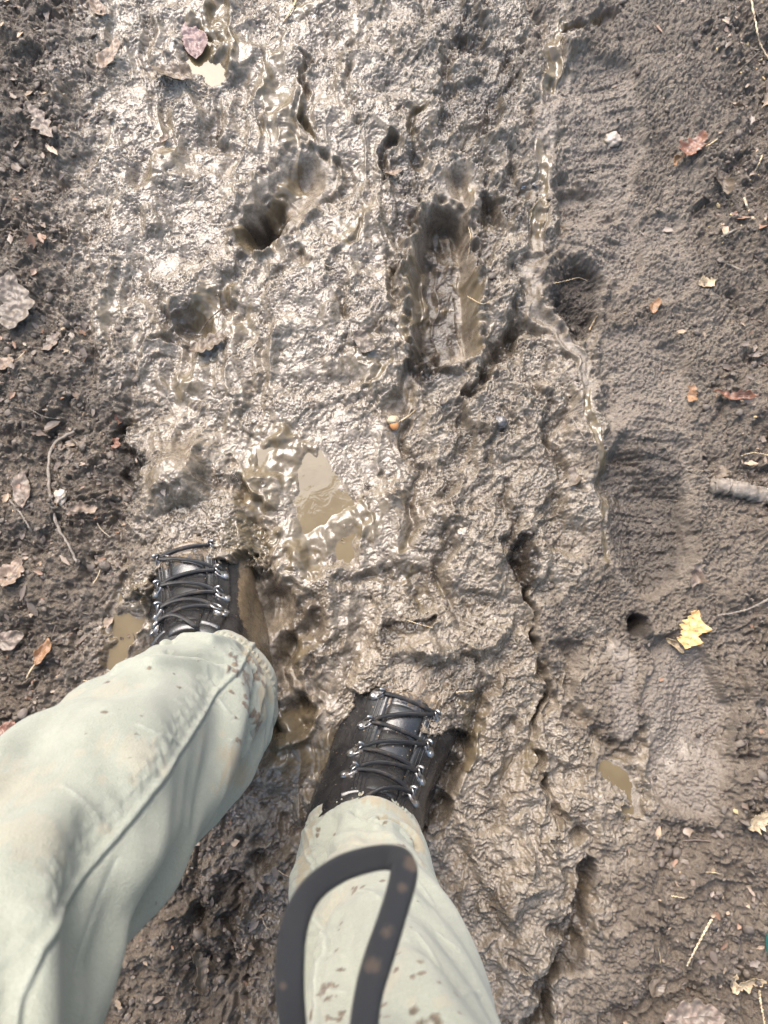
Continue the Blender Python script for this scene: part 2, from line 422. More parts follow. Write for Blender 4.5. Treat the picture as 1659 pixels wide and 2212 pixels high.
pl1, pl2, pl3, pl4 = plate(30, 51, .09, .7), plate(64, 52, .12), plate(120, 53, .14), plate(205, 54, .18)
relief_slurry = clod * .50 + clod2 * .35 * patch2 + (pl1 * .0026 + pl2 * .0026 * (.1 + patch2) + pl3 * .0019 * patch * (.3 + patch2) + pl4 * .0010 * patch - .0030) + curl2 * .0006 + dimple * .0016 + fine * .0004
relief_wet = clod * .9 + clod2 * .9 + pl1 * .0020 + pl2 * .0030 * patch2 + pl3 * .0024 + pl4 * .0012 - .004 + curl * 0.0020 * (.3 + patch) + curl2 * 0.0022 * (.2 + patch2) + curl3 * .0012 + fine * 0.0012 + finer * 0.0008 + grain * 0.0020
relief_soil = clod * .9 + clod2 * 1.2 + crumb * 0.0085 * (.4 + patch) + grain * 0.0046 + fine * 0.0020 + finer * 0.0010
relief_comp = clod * 0.32 + clod2 * .4 + crumb * 0.0034 * np.clip(.1 + med, 0, 1) + pl2 * .0014 + pl3 * .0018 * patch2 + grain * 0.0056 + curl2 * .0014 * np.clip(1 - med, 0, 1) + curl3 * .0014 + curl4 * .0008 + fine * 0.0026 + finer * 0.0014
sheen = pmask([(545, 900), (700, 870), (880, 900), (890, 1150), (770, 1200), (650, 1170), (540, 1020)], .05)
H = H - sheen * (Y - .20) * .025
relief_slurry = relief_slurry * (1 - .6 * sheen) + dimple * .002 * sheen
relief = relief_wet * (1 - slurry) + relief_slurry * slurry
relief = relief * (1 - compact) + relief_comp * compact
soilm = np.maximum(leftsoil, edge_r * .8)
relief = relief * (1 - soilm) + relief_soil * soilm
H0 = H.copy()
H = H + relief * rough + finer * 0.0003 + smooth * compact * (grain * .0022 + curl3 * .0006 + fine * .0012 + finer * .0008)
# --- slip settles in the low spots of the slurry and levels them
lvl = H0 + perlin(X * 9, Y * 9, 16) * 0.008 + clod * .62 - 0.0016
amt = np.clip(slurry * .9 + slick + .25 * wet * (1 - slurry), 0, 1)
lvl = lvl - sheen * (Y - .20) * .025 + sheen * .0012 - (1 - amt) * 0.02 + slick * 0.0015
Hf = smax(H, lvl + finer * 0.00012, 0.0024)
fill = sstep(0.0001, 0.0012, Hf - H)
H = Hf
# --- mud heaped over the toes of both boots
for loc, hd, y0 in BOOTS:
    ca, sa = math.cos(-hd), math.sin(-hd)
    lx = ((X - loc[0]) * ca - (Y - loc[1]) * sa) / BSC; ly = ((X - loc[0]) * sa + (Y - loc[1]) * ca) / BSC
    top = np.interp(ly, [p[0] for p in bt_F], [p[1] for p in bt_F]) * BSC + loc[2]
    arch = np.clip(1 - np.abs(lx / .074) ** 2.2, 0, 1) ** .45
    out = np.hypot(np.maximum(np.abs(lx) - .063, 0), np.maximum(ly - .205, 0)) * BSC
    edge = ly - y0 + w1 * .03 + perlin(X * 38, Y * 38, 90) * .012 + w5 * .006
    tgt = top + (arch - 1) * .03 - .005 + .016 * sstep(-.012, .055, edge) + relief * .55 + (pl2 * .0030 + pl3 * .0024 + pl4 * .0012 - .004) + clod2 * .6 - out * .75
    on = sstep(-.03, -.012, edge) * (np.abs(lx) < .16) * (ly < .36)
    H = np.where(on > .02, np.maximum(H, tgt - (1 - on) * .05), H)
# --- level of each puddle
PUD = {}
for k, q in bq.items():
    z = float(np.percentile(H[q < 0.95], {'centre': 42, 'leaf': 62, 'side': 50, 'edge': 62}[k]))
    PUD[k] = z
    near_p = 1 - sstep(1.0, 1.35, q)
    Hm = smax(H, z - 0.0004, 0.0016)
    H = H + (Hm - H) * near_p
H = H + perlin(X * .5, Y * .5, 30) * .05 * (1 - near)
def hs(x, y):
    i = np.clip(np.searchsorted(ax, x), 1, NX - 1); j = np.clip(np.searchsorted(ay, y), 1, NY - 1)
    return float(H[j, i])
def hmax(x, y, r):
    i0, i1 = np.searchsorted(ax, [x - r, x + r]); j0, j1 = np.searchsorted(ay, [y - r, y + r])
    return float(np.percentile(H[j0:j1 + 1, i0:i1 + 1], 85))

def ground_material():
    n = NT("wet_mud")
    co = n.co()
    slurry_, wet_, dark_, fill_, soil_, smooth_ = (n.attr(a) for a in ("slurry", "wet", "dark", "fill", "soil", "smooth"))
    big = n.noise(9, 5, .6, co); mid = n.noise(70, 5, .65, co); fin = n.noise(420, 4, .7, co)
    clay = n.mix(n.ramp(big, .35, .65), (0.225, 0.188, 0.146), (0.160, 0.130, 0.097))
    clay = n.mix(n.ramp(mid, .35, .7), clay, (0.100, 0.080, 0.057))
    slip = n.mix(n.ramp(mid, .3, .7), (0.112, 0.087, 0.054), (0.086, 0.066, 0.040))
    earth = n.mix(n.ramp(mid, .35, .65), (0.150, 0.120, 0.090), (0.080, 0.062, 0.046))
    comp = n.mix(n.ramp(big, .35, .65), (0.200, 0.166, 0.130), (0.140, 0.114, 0.088))
    comp = n.mix(n.ramp(n.noise(130, 6, .75, co), .48, .66, 0, .7), comp, (0.080, 0.063, 0.048))
    clay = n.mix(n.ramp(n.noise(22, 6, .7, co), .52, .66, 0, .75), clay, (0.070, 0.053, 0.036))
    comp = n.mix(n.math('MULTIPLY', smooth_, .85), comp, n.mix(n.ramp(mid, .3, .7), (0.140, 0.116, 0.093), (0.104, 0.085, 0.067)))
    c = n.mix(wet_, comp, clay)
    c = n.mix(soil_, c, earth)
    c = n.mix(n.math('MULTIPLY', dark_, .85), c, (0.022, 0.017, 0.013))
    c = n.mix(n.ramp(fin, .40, .62, 0.0, 0.45), c, n.mix(.5, c, (0.03, 0.022, 0.016)))
    c = n.mix(n.math('MULTIPLY', fill_, .9), c, slip)
    speck = n.math('MULTIPLY', n.ramp(n.noise(650, 2, .5, co), .70, .76), n.math('SUBTRACT', 1.0, fill_))
    c = n.mix(n.math('MULTIPLY', speck, .6), c, (0.34, 0.28, 0.21))
    n.set(Base_Color=c)
    r = n.fmix(wet_, .36, .20)
    r = n.fmix(slurry_, r, .18)
    r = n.fmix(soil_, r, .27)
    r = n.fmix(fill_, r, .15)
    r = n.math('ADD', r, n.ramp(mid, .3, .75, -.04, .10))
    n.set(Roughness=r, IOR=1.50)
    n.set(Specular_IOR_Level=n.fmix(n.math('MAXIMUM', wet_, fill_), .45, .56))
    h = n.math('ADD', n.math('MULTIPLY', fin, .6), n.math('MULTIPLY', n.noise(190, 5, .7, co), 1.0))
    st = n.fmix(fill_, n.fmix(smooth_, n.fmix(wet_, 1.0, n.fmix(slurry_, .34, .20)), .4), .05)
    n.bump(h, st, 0.0045)
    return n.m
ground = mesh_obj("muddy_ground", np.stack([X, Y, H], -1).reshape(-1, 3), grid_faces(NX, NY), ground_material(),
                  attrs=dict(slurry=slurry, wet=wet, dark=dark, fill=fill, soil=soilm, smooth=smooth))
tag(ground, "churned wet brown mud path with boot prints and ruts", "ground", kind="structure")

# ------------------------------------------------------------------ muddy water standing in the hollows
def water_material():
    n = NT("muddy_water"); co = n.co()
    c = n.mix(n.ramp(n.noise(26, 4, .6, co), .3, .7), (0.110, 0.083, 0.045), (0.092, 0.068, 0.036))
    n.set(Base_Color=c, Roughness=0.035, IOR=1.33, Specular_IOR_Level=0.5)
    n.bump(n.noise(45, 3, .5, co, .8), 0.10, 0.003)
    return n.m
WATER = water_material()
for k, (pts, rad, d) in BASIN.items():
    W = [P(*p)[:2] for p in pts]; rr = [r * S(*p) * 1.12 for r, p in zip(rad, pts)]
    bm = bmesh.new()
    # outline of the union of discs along the stroke, sampled by angle round the middle
    c0 = sum(W) / len(W); ring = []
    for i in range(120):
        a = 2 * math.pi * i / 120; d_ = np.array([math.cos(a), math.sin(a)]); best = 0.01
        for s_ in np.arange(0.002, 0.25, 0.002):
            p = c0 + d_ * s_
            ins = False
            for j in range(len(W) - 1):
                e = W[j + 1] - W[j]; t = np.clip(((p - W[j]) @ e) / (e @ e), 0, 1)
                if np.hypot(*(p - W[j] - t * e)) < rr[j] + t * (rr[j + 1] - rr[j]): ins = True
            if ins: best = s_
        ring.append(bm.verts.new((*(c0 + d_ * best), PUD[k])))
    bm.faces.new(ring)
    me = bpy.data.meshes.new("puddle"); bm.to_mesh(me); bm.free(); me.materials.append(WATER)
    o = bpy.data.objects.new("puddle", me); COL.objects.link(o)
    tag(o, {'centre': "brown muddy puddle in front of the boots", 'leaf': "small puddle round the purple leaf at the top",
            'side': "narrow puddle on the outer side of the left boot", 'edge': "little shiny puddle beside the smooth print"}[k], "puddle", kind="structure")

# ================================================================== PERSON
def catmull(pts, n):
    pts = np.asarray(pts, float); m = len(pts)
    t = np.linspace(0, m - 1, n); i = np.minimum(t.astype(int), m - 2); f = (t - i)[:, None]
    g = lambda k: pts[np.clip(k, 0, m - 1)]
    p0, p1, p2, p3 = g(i - 1), g(i), g(i + 1), g(i + 2)
    return 0.5 * (2 * p1 + (p2 - p0) * f + (2 * p0 - 5 * p1 + 4 * p2 - p3) * f ** 2 + (3 * p1 - p0 - 3 * p2 + p3) * f ** 3)
def nrm(v): return v / (np.linalg.norm(v, axis=-1, keepdims=True) + 1e-12)

def tube(pts, radii, n=8, flat=1.0, cap=True, upref=None):
    """verts, quads of a tube along a path"""
    pts = np.asarray(pts, float); m = len(pts)
    radii = np.broadcast_to(np.asarray(radii, float), (m,))
    T = nrm(np.gradient(pts, axis=0))
    up = np.array([0, 0, 1.0]) if upref is None else np.asarray(upref, float)
    A = nrm(np.cross(T, up) + 1e-6); B = np.cross(A, T)
    a = np.arange(n) * 2 * np.pi / n
    V = pts[:, None] + (np.cos(a)[None, :, None] * A[:, None] + flat * np.sin(a)[None, :, None] * B[:, None]) * radii[:, None, None]
    V = V.reshape(-1, 3); F = [tuple(f) for f in grid_faces(n, m, True)]
    if cap:
        F.append(tuple(range(n))[::-1]); F.append(tuple(range((m - 1) * n, m * n)))
    return V, F
class Join:
    def __init__(s): s.V = []; s.F = []; s.k = 0
    def add(s, V, F):
        s.V.append(np.asarray(V, float)); s.F += [tuple(int(i) + s.k for i in f) for f in F]; s.k += len(V)
    def obj(s, name, mat, parent=None, **kw): return mesh_obj(name, np.concatenate(s.V), s.F, mat, parent, **kw)

person = empty("person", (-0.10, -0.10, 0.0))
tag(person, "person seen from above in pale green mud-spotted trousers and black laced boots", "person")
PINV = Matrix.Translation((0.10, 0.10, 0.0))
def own(o):
    o.parent = person; o.matrix_parent_inverse = PINV
    return o

NU, NV = 440, 620
def seg_dist(V, pts):
    d = np.full(len(V), 9.0); 
    if len(pts) == 1: return np.linalg.norm(V - pts[0], axis=1)
    for a, b in zip(pts[:-1], pts[1:]):
        e = b - a; t = np.clip(((V - a) @ e) / (e @ e + 1e-12), 0, 1)
        d = np.minimum(d, np.linalg.norm(V - a - t[:, None] * e, axis=1))
    return d
def r1(x, y): return (219.4 + .26455 * x, 1069.8 + .26455 * y)
def r2(x, y): return (603.5 + .2976 * x, 1316.6 + .2976 * y)
def r3(x, y): return (548.6 + .3307 * x, 1755.5 + .3307 * y)
def r4(x, y): return (.4047 * x, 1316.6 + .4047 * y)

def leg(ctr, rads, spec, seed):
    """one trouser leg from hem to hip; spec carries the seam, folds, creases and stains as survey spots"""
    K = np.array([c if len(c) == 3 and abs(c[0]) < 5 else P(*c) for c in ctr])
    kt = np.concatenate([[0], np.cumsum(np.linalg.norm(np.diff(K, axis=0), axis=1))])
    wts = np.ones(len(K)); wts[0] = 4
    tt = np.linspace(0, kt[-1], NV)
    C = np.stack([np.polyval(np.polyfit(kt, K[:, i], 3, w=wts), tt) for i in range(3)], 1)
    rr = np.stack([np.interp(tt, kt, [r[i] for r in rads]) for i in (0, 1)], 1); rr = np.stack([np.convolve(np.pad(rr[:, i], 40, mode='edge'), np.ones(81) / 81, 'valid') for i in (0, 1)], 1)
    s = np.concatenate([[0], np.cumsum(np.linalg.norm(np.diff(C, axis=0), axis=1))])
    # denser near the hem
    T = nrm(np.gradient(C, axis=0)); Xv = np.array([1.0, 0, 0])
    Sx = nrm(Xv - (T @ Xv)[:, None] * T); F = np.cross(T, Sx)
    u = np.arange(NU) * 2 * np.pi / NU
    N = np.cos(u)[None, :, None] * Sx[:, None] + np.sin(u)[None, :, None] * F[:, None]
    B = C[:, None] + np.cos(u)[None, :, None] * Sx[:, None] * rr[:, :1, None] + np.sin(u)[None, :, None] * F[:, None] * rr[:, 1:2, None]
    U, SS = np.meshgrid(u, s)
    cu, su = np.cos(U), np.sin(U)
    def pn(f, g, sd): return perlin(cu * f + su * f * .7 + 3.1, su * f + SS * g, sd + seed)   # wraps round the leg
    D = pn(1.1, 7, 40) * .016 + pn(2.0, 13, 41) * .008 + pn(3.5, 22, 42) * .0022 + (.22 - np.abs(pn(2.2, 6, 49))) * .0018
    D *= .25 + .75 * sstep(0, .12, SS)
    D += (.30 - np.abs(pn(1.7, 14, 47))) * .003 * sstep(.02, .10, SS) * np.clip(.4 + 1.6 * pn(1.2, 5, 48), 0, 1)
    hem = np.exp(-(SS / .10) ** 2)
    D += hem * .0065 * (1 - np.abs(pn(1.6, 26, 43)) * 3.0) * sstep(.02, .05, SS)
    V0 = (B + N * D[..., None])
    flat = V0.reshape(-1, 3)
    px, py = proj(flat)
    Nf = N.reshape(-1, 3); facing = np.einsum('ij,ij->i', Nf, flat - np.array([0, 0, CAM_H])) < 0.02
    px = np.where(facing, px, 1e6)
    def on(p):
        k = int(np.argmin((px - p[0]) ** 2 + (py - p[1]) ** 2)); return flat[k]
    E = np.zeros(len(flat)); crease = np.zeros(len(flat)); stain = np.zeros(len(flat)); rust = np.zeros(len(flat)); grime = np.zeros(len(flat))
    nz = np.concatenate([perlin(flat[:, 0] * 160, flat[:, 1] * 160 + flat[:, 2] * 120, 44 + seed)])
    nz2 = perlin(flat[:, 0] * 420, flat[:, 1] * 420 + flat[:, 2] * 300, 45 + seed)
    for pts, w, amp in spec['folds']:
        d = seg_dist(flat, [on(p) for p in pts]); E += 1.5 * amp * np.exp(-(d / w) ** 2)
    for pts, w, amp in spec['creases']:
        d = seg_dist(flat, [on(p) for p in pts]); g = np.exp(-(d / w) ** 2); E += amp * g
        crease = np.maximum(crease, np.exp(-(d / (w * .55)) ** 2) * (.6 + nz))
    seam3 = [on(p) for p in spec['seam']]
    d = seg_dist(flat, seam3)
    # felled seam: a low welt with a stitched groove, gently puckered on one side
    arc = np.zeros(len(flat)); acc = 0; best = np.full(len(flat), 9.0); side = np.zeros(len(flat))
    for a, b in zip(seam3[:-1], seam3[1:]):
        e = b - a; L = np.linalg.norm(e); t = np.clip(((flat - a) @ e) / (L * L + 1e-12), 0, 1)
        v = flat - a - t[:, None] * e; dd = np.linalg.norm(v, axis=1)
        bt = dd < best; best = np.where(bt, dd, best); arc = np.where(bt, acc + t * L, arc)
        nn = np.cross(e / (L + 1e-9), Nf); side = np.where(bt, np.einsum('ij,ij->i', v, nn), side); acc += L
    E += .0026 * np.exp(-((side - .0026) / .0026) ** 2) * (best < .02) - .0014 * np.exp(-((side + .0012) / .0012) ** 2) * (best < .02)
    E += .0011 * np.sin(arc * 2 * np.pi / .021 + nz * 1.2) * np.exp(-((side - .014) / .011) ** 2) * (best < .04)
    crease = np.maximum(crease, .8 * np.exp(-((side - .002) / .0013) ** 2) * (best < .02))
    for p, r in spec['stains']:
        c = on(p); d = np.linalg.norm(flat - c, axis=1) / (r * (.62 if r < .0062 else .85))
        stain = np.maximum(stain, sstep(1.15, .75, d + nz * .9 + nz2 * .5))
    for p, r in spec['rust']:
        c = on(p); d = np.linalg.norm(flat - c, axis=1) / r
        rust = np.maximum(rust, sstep(1.2, .6, d + nz * .8))
    for pts, w in spec['grime']:
        d = seg_dist(flat, [on(p) for p in pts]) / w
        grime = np.maximum(grime, sstep(1.1, .3, d + nz * .9 + nz2 * .6))
    E2 = E.reshape(NV, NU)
    # hem: doubled cloth and its stitch line
    E2 += .0016 * sstep(.0235, .021, SS) - .0030 * np.exp(-((SS - .0245) / .0018) ** 2) + .0010 * np.sin(U * 70 + nz.reshape(NV, NU) * 3) * np.exp(-((SS - .020) / .006) ** 2)
    hemd = (sstep(.045, .0, SS) * .95)
    grime = np.maximum(grime, (.85 * np.exp(-((SS - .0245) / .0016) ** 2)).ravel())
    grime = np.maximum(grime, np.clip(hemd.ravel() * (.55 + 1.4 * nz + .5 * nz2), 0, 1))
    V = V0 + N * E2[..., None]
    V[0] += (pn(9, 40, 46)[0] * .0022)[:, None] * T[0]
    # turn the hem in: a lip and a lining running back up inside
    lip = [V[0] - N[0] * .0022 + T[0] * .001, V[6] - N[6] * .0030, V[20] - N[20] * .0040, V[60] - N[60] * .005]
    ex = np.stack(lip[::-1])
    allV = np.concatenate([ex, V]).reshape(-1, 3)
    z4 = np.zeros(4 * NU)
    cat = lambda a: np.concatenate([z4, a])
    return allV, grid_faces(NU, NV + 4, True), dict(crease=cat(crease), stain=cat(stain), rust=cat(rust), grime=cat(grime))

HIPL, HIPR = (-0.205, -0.335, 0.86), (-0.015, -0.350, 0.86)
left_spec = dict(
    seam=[(547, 1398), (537, 1411), (518, 1451), (471, 1498), (449, 1538), (399, 1618), (330, 1715), (251, 1814), (150, 1944), (95, 2060), (62, 2150), (55, 2208)],
    folds=[([(360, 1382), (390, 1370), (450, 1366)], .0045, -.0050), ([(350, 1400), (390, 1384), (455, 1384), (510, 1400)], .0075, .0050),
           ([(300, 1424), (370, 1416), (440, 1416), (490, 1430)], .006, -.0034), ([(260, 1446), (330, 1432), (420, 1434), (480, 1452)], .009, .0045),
           ([(566, 1470), (545, 1560), (520, 1630)], .006, .004), ([(553, 1455), (540, 1530), (535, 1600)], .005, -.004),
           ([(300, 1660), (200, 1740)], .02, .003), ([(80, 1850), (40, 2000), (20, 2150)], .016, -.004), ([(130, 1760), (90, 1900), (60, 2000)], .018, .004),
           ([(330, 1900), (260, 1990), (210, 2090)], .016, -.004), ([(390, 1780), (310, 1880)], .02, .004)],
    creases=[([(441, 1450), (466, 1493)], .0026, .0010), ([(472, 1512), (500, 1550), (532, 1598)], .0026, .0012), ([(500, 1600), (540, 1626)], .0024, .0010),
             ([(299, 1567), (340, 1588), (393, 1608)], .0026, .0010), ([(133, 1705), (160, 1735), (195, 1766)], .0028, .0012),
             ([(250, 1860), (200, 1990), (170, 2110)], .003, -.0008), ([(520, 1470), (548, 1530), (552, 1590)], .0024, .0012)],
    stains=[(r1(1095, 1330), .0075), (r1(1085, 1375), .006), (r1(1062, 1432), .0085), (r1(1185, 1465), .0085), (r1(1180, 1510), .0095), (r1(1150, 1535), .004), (r1(1250, 1360), .010), (r1(1295, 1430), .011),
            (r1(1270, 1480), .009), (r1(1300, 1545), .008), (r1(1170, 1640), .0050), (r1(1165, 1700), .0055), (r1(1215, 1660), .009), (r1(1190, 1730), .006), (r1(1240, 1810), .010), (r1(1270, 1860), .011),
            (r1(1100, 1820), .003), (r1(1110, 1995), .0042), (r1(1130, 2005), .003), (r1(770, 1392), .0032), (r1(385, 1422), .0030), (r1(272, 1436), .0040), (r1(620, 1566), .0040), (r1(645, 1563), .0018),
            (r1(830, 1785), .0034), (r1(38, 1526), .0038), (r1(292, 1955), .0046), (r1(320, 1803), .0022), (r1(143, 1745), .0020), (r1(1050, 1598), .0040), (r1(1075, 1612), .002), (r1(980, 1168), .0022),
            (r1(1065, 1166), .0020), (r1(590, 1460), .002), (r1(920, 1250), .002), (r1(1060, 1255), .0026), (r1(880, 1350), .002), (r1(15, 1770), .003), (r1(765, 1475), .002), (r1(650, 1020), .003), (r1(600, 1085), .003),
            (r1(820, 1005), .002), (r1(1190, 1195), .003), (r1(1000, 1355), .002), (r4(945, 1362), .004), (r4(845, 1575), .002), (r4(455, 667), .0018), (r4(675, 808), .0018), (r1(1030, 1190), .002)],
    rust=[(r4(435, 766), .0050), (r4(562, 726), .0055), (r4(532, 923), .0045), (r4(690, 932), .0042), (r4(535, 1177), .0045), (r4(1060, 802), .0060), (r4(1147, 965), .0060), (r4(1085, 675), .008), (r4(1180, 665), .004),
          (r4(730, 760), .022), (r4(390, 450), .014), (r4(600, 430), .020), (r4(60, 950), .03), (r4(150, 1200), .025)],
    grime=[([r1(1180, 1330), r1(1310, 1450), r1(1310, 1600), r1(1270, 1850)], .018), ([r1(560, 1130), r1(640, 1080), r1(820, 1060)], .010), ([r1(1200, 1270), r1(1330, 1400), r1(1365, 1640)], .010),
           ([r4(1250, 820), r4(1310, 880), r4(1230, 915)], .016)])
right_spec = dict(
    seam=[r2(230, 1640), r3(372, 285), r3(398, 480), r3(408, 600), r3(415, 690), r3(468, 800), r3(474, 870), r3(440, 1000), r3(420, 1180), r3(430, 1372)],
    folds=[([r2(545, 1478), r2(620, 1530), r2(730, 1562)], .0045, -.0050), ([r2(430, 1500), r2(560, 1545), r2(700, 1600)], .007, .0045), ([r2(740, 1500), r2(880, 1556), r2(960, 1640), r2(1000, 1720)], .0045, -.0045),
           ([r2(760, 1560), r2(860, 1600), r2(940, 1690)], .007, .0035), ([r2(260, 1800), r2(420, 1690), r2(600, 1640), r2(800, 1660)], .009, .0040), ([r2(300, 1780), r2(400, 1740), r2(560, 1690)], .005, -.003),
           ([r3(900, 420), r3(1010, 560)], .014, .004), ([r3(520, 700), r3(470, 900)], .014, -.004), ([r3(700, 620), r3(640, 900)], .022, .004)],
    creases=[([r3(1000, 690), r3(1190, 790), r3(1340, 900)], .0028, .0013), ([r3(1055, 790), r3(1200, 1000), r3(1350, 1190)], .0028, .0013), ([r3(680, 520), r3(760, 555), r3(815, 588)], .0030, .0014),
             ([r3(1060, 450), r3(1170, 600)], .0026, .0010), ([r3(480, 1165), r3(590, 1182)], .0026, .0010), ([r3(1360, 1195), r3(1470, 1170)], .0026, .0010), ([r3(930, 830), r3(1000, 830)], .0026, .001), ([r3(1350, 1200), r3(1430, 1290)], .0026, .001)],
    stains=[(r3(853, 82), .0050), (r3(525, 142), .0042), (r3(410, 207), .0030), (r3(655, 512), .0060), (r3(640, 495), .003), (r3(710, 485), .0038), (r3(557, 720), .0042), (r3(548, 755), .0022), (r3(540, 907), .0036), (r3(572, 1035), .0045),
            (r3(457, 1155), .0078), (r3(485, 1215), .0050), (r3(510, 1350), .0062), (r3(935, 925), .0030), (r3(1092, 970), .0046), (r3(930, 1025), .0042), (r3(1095, 1050), .0044), (r3(1052, 1297), .0056), (r3(1122, 1362), .0062),
            (r3(837, 455), .0028), (r3(970, 215), .0055), (r3(1000, 190), .003), (r3(895, 145), .002), (r3(587, 605), .0016), (r3(1028, 748), .0018), (r3(1055, 606), .0014), (r3(1200, 1102), .003), (r3(1320, 1186), .0026), (r3(845, 1255), .003),
            (r3(820, 1330), .0034), (r3(865, 1332), .003), (r3(1335, 1310), .0026), (r3(1205, 1375), .004), (r3(1032, 1068), .003), (r3(680, 885), .0044), (r3(380, 1310), .006), (r3(565, 1310), .004), (r2(320, 1490), .005), (r2(285, 1600), .004), (r2(275, 1640), .004)],
    rust=[(r3(925, 905), .012), (r3(860, 1090), .014), (r3(1250, 1225), .006), (r3(1015, 1242), .005), (r3(720, 200), .03), (r3(540, 600), .022), (r3(600, 230), .02)],
    grime=[([r2(700, 1380), r2(860, 1450), r2(960, 1560), r2(1015, 1700)], .012), ([r2(740, 1490), r2(880, 1560)], .006), ([r2(240, 1560), r2(200, 1700), r2(175, 1900), r2(175, 2020)], .009), ([r2(500, 1350), r2(640, 1370)], .008), ([r2(1000, 1700), r2(1040, 1850)], .006)])
VL, FL, AL = leg([(466, 1508, .105), (420, 1550, .17), (372, 1585, .24), (324, 1624, .31), (262, 1681, .36), (199, 1740, .41), (95, 1862, .49), (-17, 1996, .57), HIPL],
                 [(.078, .088), (.087, .090), (.089, .089), (.089, .089), (.087, .087), (.086, .086), (.082, .082), (.080, .080), (.105, .115)], left_spec, 0)
VR, FR, AR = leg([(783, 1848, .105), (786, 1900, .17), (795, 1975, .25), (818, 2075, .34), (845, 2180, .43), (862, 2330, .51), HIPR],
                 [(.077, .080), (.076, .078), (.074, .076), (.073, .075), (.073, .075), (.078, .082), (.105, .115)], right_spec, 3)
# seat of the trousers, closed at the waist
def hips():
    zs = [0.80, 0.84, 0.90, 0.97, 1.0]; rxs = [.19, .205, .20, .175, .165]; rys = [.10, .125, .125, .115, .11]
    a = np.arange(48) * 2 * np.pi / 48
    V = np.concatenate([np.stack([-.11 + rx * np.cos(a), -.35 + ry * np.sin(a) - (z - .8) * .25, np.full(48, z)], 1) for z, rx, ry in zip(zs, rxs, rys)])
    return V, grid_faces(48, 5, True)
VH, FH = hips()
def trouser_material():
    n = NT("pale_green_cotton"); co = n.co()
    stain, rust, grime, crease = (n.attr(a) for a in ("stain", "rust", "grime", "crease"))
    c = n.mix(n.ramp(n.noise(5, 5, .6, co), .35, .65), (0.214, 0.222, 0.182), (0.190, 0.199, 0.164))
    c = n.mix(n.ramp(n.noise(14, 5, .65, co), .52, .78, 0, .16), c, (0.250, 0.244, 0.178))
    c = n.mix(n.ramp(n.noise(90, 4, .7, co), .35, .75, 0, .35), c, (0.246, 0.256, 0.218))
    c = n.mix(n.math('MULTIPLY', crease, .55), c, (0.31, 0.325, 0.275))
    c = n.mix(n.math('MULTIPLY', rust, .17), c, (0.33, 0.235, 0.145))
    c = n.mix(n.math('MULTIPLY', grime, .60), c, (0.20, 0.150, 0.090))
    c = n.mix(n.ramp(n.noise(420, 3, .75, co), .35, .7, 0, .28), c, (0.13, 0.135, 0.105))
    vor = n.n("ShaderNodeTexVoronoi", feature='F1'); vor.inputs["Scale"].default_value = 46; n.put(vor.inputs["Vector"], co)
    dots = n.math('MULTIPLY', n.ramp(vor.outputs["Distance"], .10, .055), n.ramp(vor.outputs["Color"], .78, .80))
    c = n.mix(n.math('MULTIPLY', dots, .45), c, (0.12, 0.085, 0.055))
    c = n.mix(n.math('MULTIPLY', stain, .93), c, n.mix(n.ramp(n.noise(260, 3, .6, co), .4, .6), (0.060, 0.044, 0.030), (0.110, 0.080, 0.054)))
    n.set(Base_Color=c, Roughness=n.fmix(stain, .85, .6), Specular_IOR_Level=.25)
    n.b.inputs["Sheen Weight"].default_value = .15
    h = n.math('ADD', n.noise(600, 3, .7, co), n.math('MULTIPLY', stain, .8))
    n.bump(h, .6, .0016)
    return n.m
def concat_legs():
    V = np.concatenate([VL, VR, VH]); F = np.concatenate([FL, FR + len(VL), FH + len(VL) + len(VR)])
    at = {k: np.concatenate([AL[k], AR[k], np.zeros(len(VH))]) for k in AL}
    return V, F, at
Vt, Ft, At = concat_legs()
trousers = own(mesh_obj("trousers", Vt, Ft, trouser_material(), attrs=At))

# ------------------------------------------------------------------ boots
NR, NA = 90, 128
def boot_surface():
    Fp = catmull([(0, *p) for p in bt_F], NR); Bp = catmull([(0, *p) for p in bt_B], NR); W = catmull([(w, 0, 0) for w in bt_W], NR)[:, 0]
    a = np.arange(NA) * 2 * np.pi / NA
    c, s = np.cos(a), np.sin(a); e = 2 / 2.25
    ce, se = np.sign(c) * np.abs(c) ** e, np.sign(s) * np.abs(s) ** e
    mid = (Fp + Bp) / 2; half = (Fp - Bp) / 2
    V = mid[:, None] + se[None, :, None] * half[:, None]
    V[..., 0] = W[:, None] * ce[None] * (1 - .10 * np.maximum(se, 0)[None] ** 2)
    return V
BS = boot_surface()
dA = np.roll(BS, -1, 1) - np.roll(BS, 1, 1); dR = np.gradient(BS, axis=0)
BN = nrm(np.cross(dR, dA))
if BN[30, NA // 4] @ np.array([0, .5, 1]) < 0: BN = -BN
def bsurf(t, deg):
    """point and normal on the boot: t 0..1 from shaft top to toe, deg 90 = middle of the instep"""
    r = t * (NR - 1); a = (deg / 360.0 * NA) % NA
    i, j = int(min(r, NR - 2)), int(a); fr, fa = r - i, a - j; j2 = (j + 1) % NA
    bl = lambda A: (A[i, j] * (1 - fr) + A[i + 1, j] * fr) * (1 - fa) + (A[i, j2] * (1 - fr) + A[i + 1, j2] * fr) * fa
    return bl(BS), nrm(bl(BN))

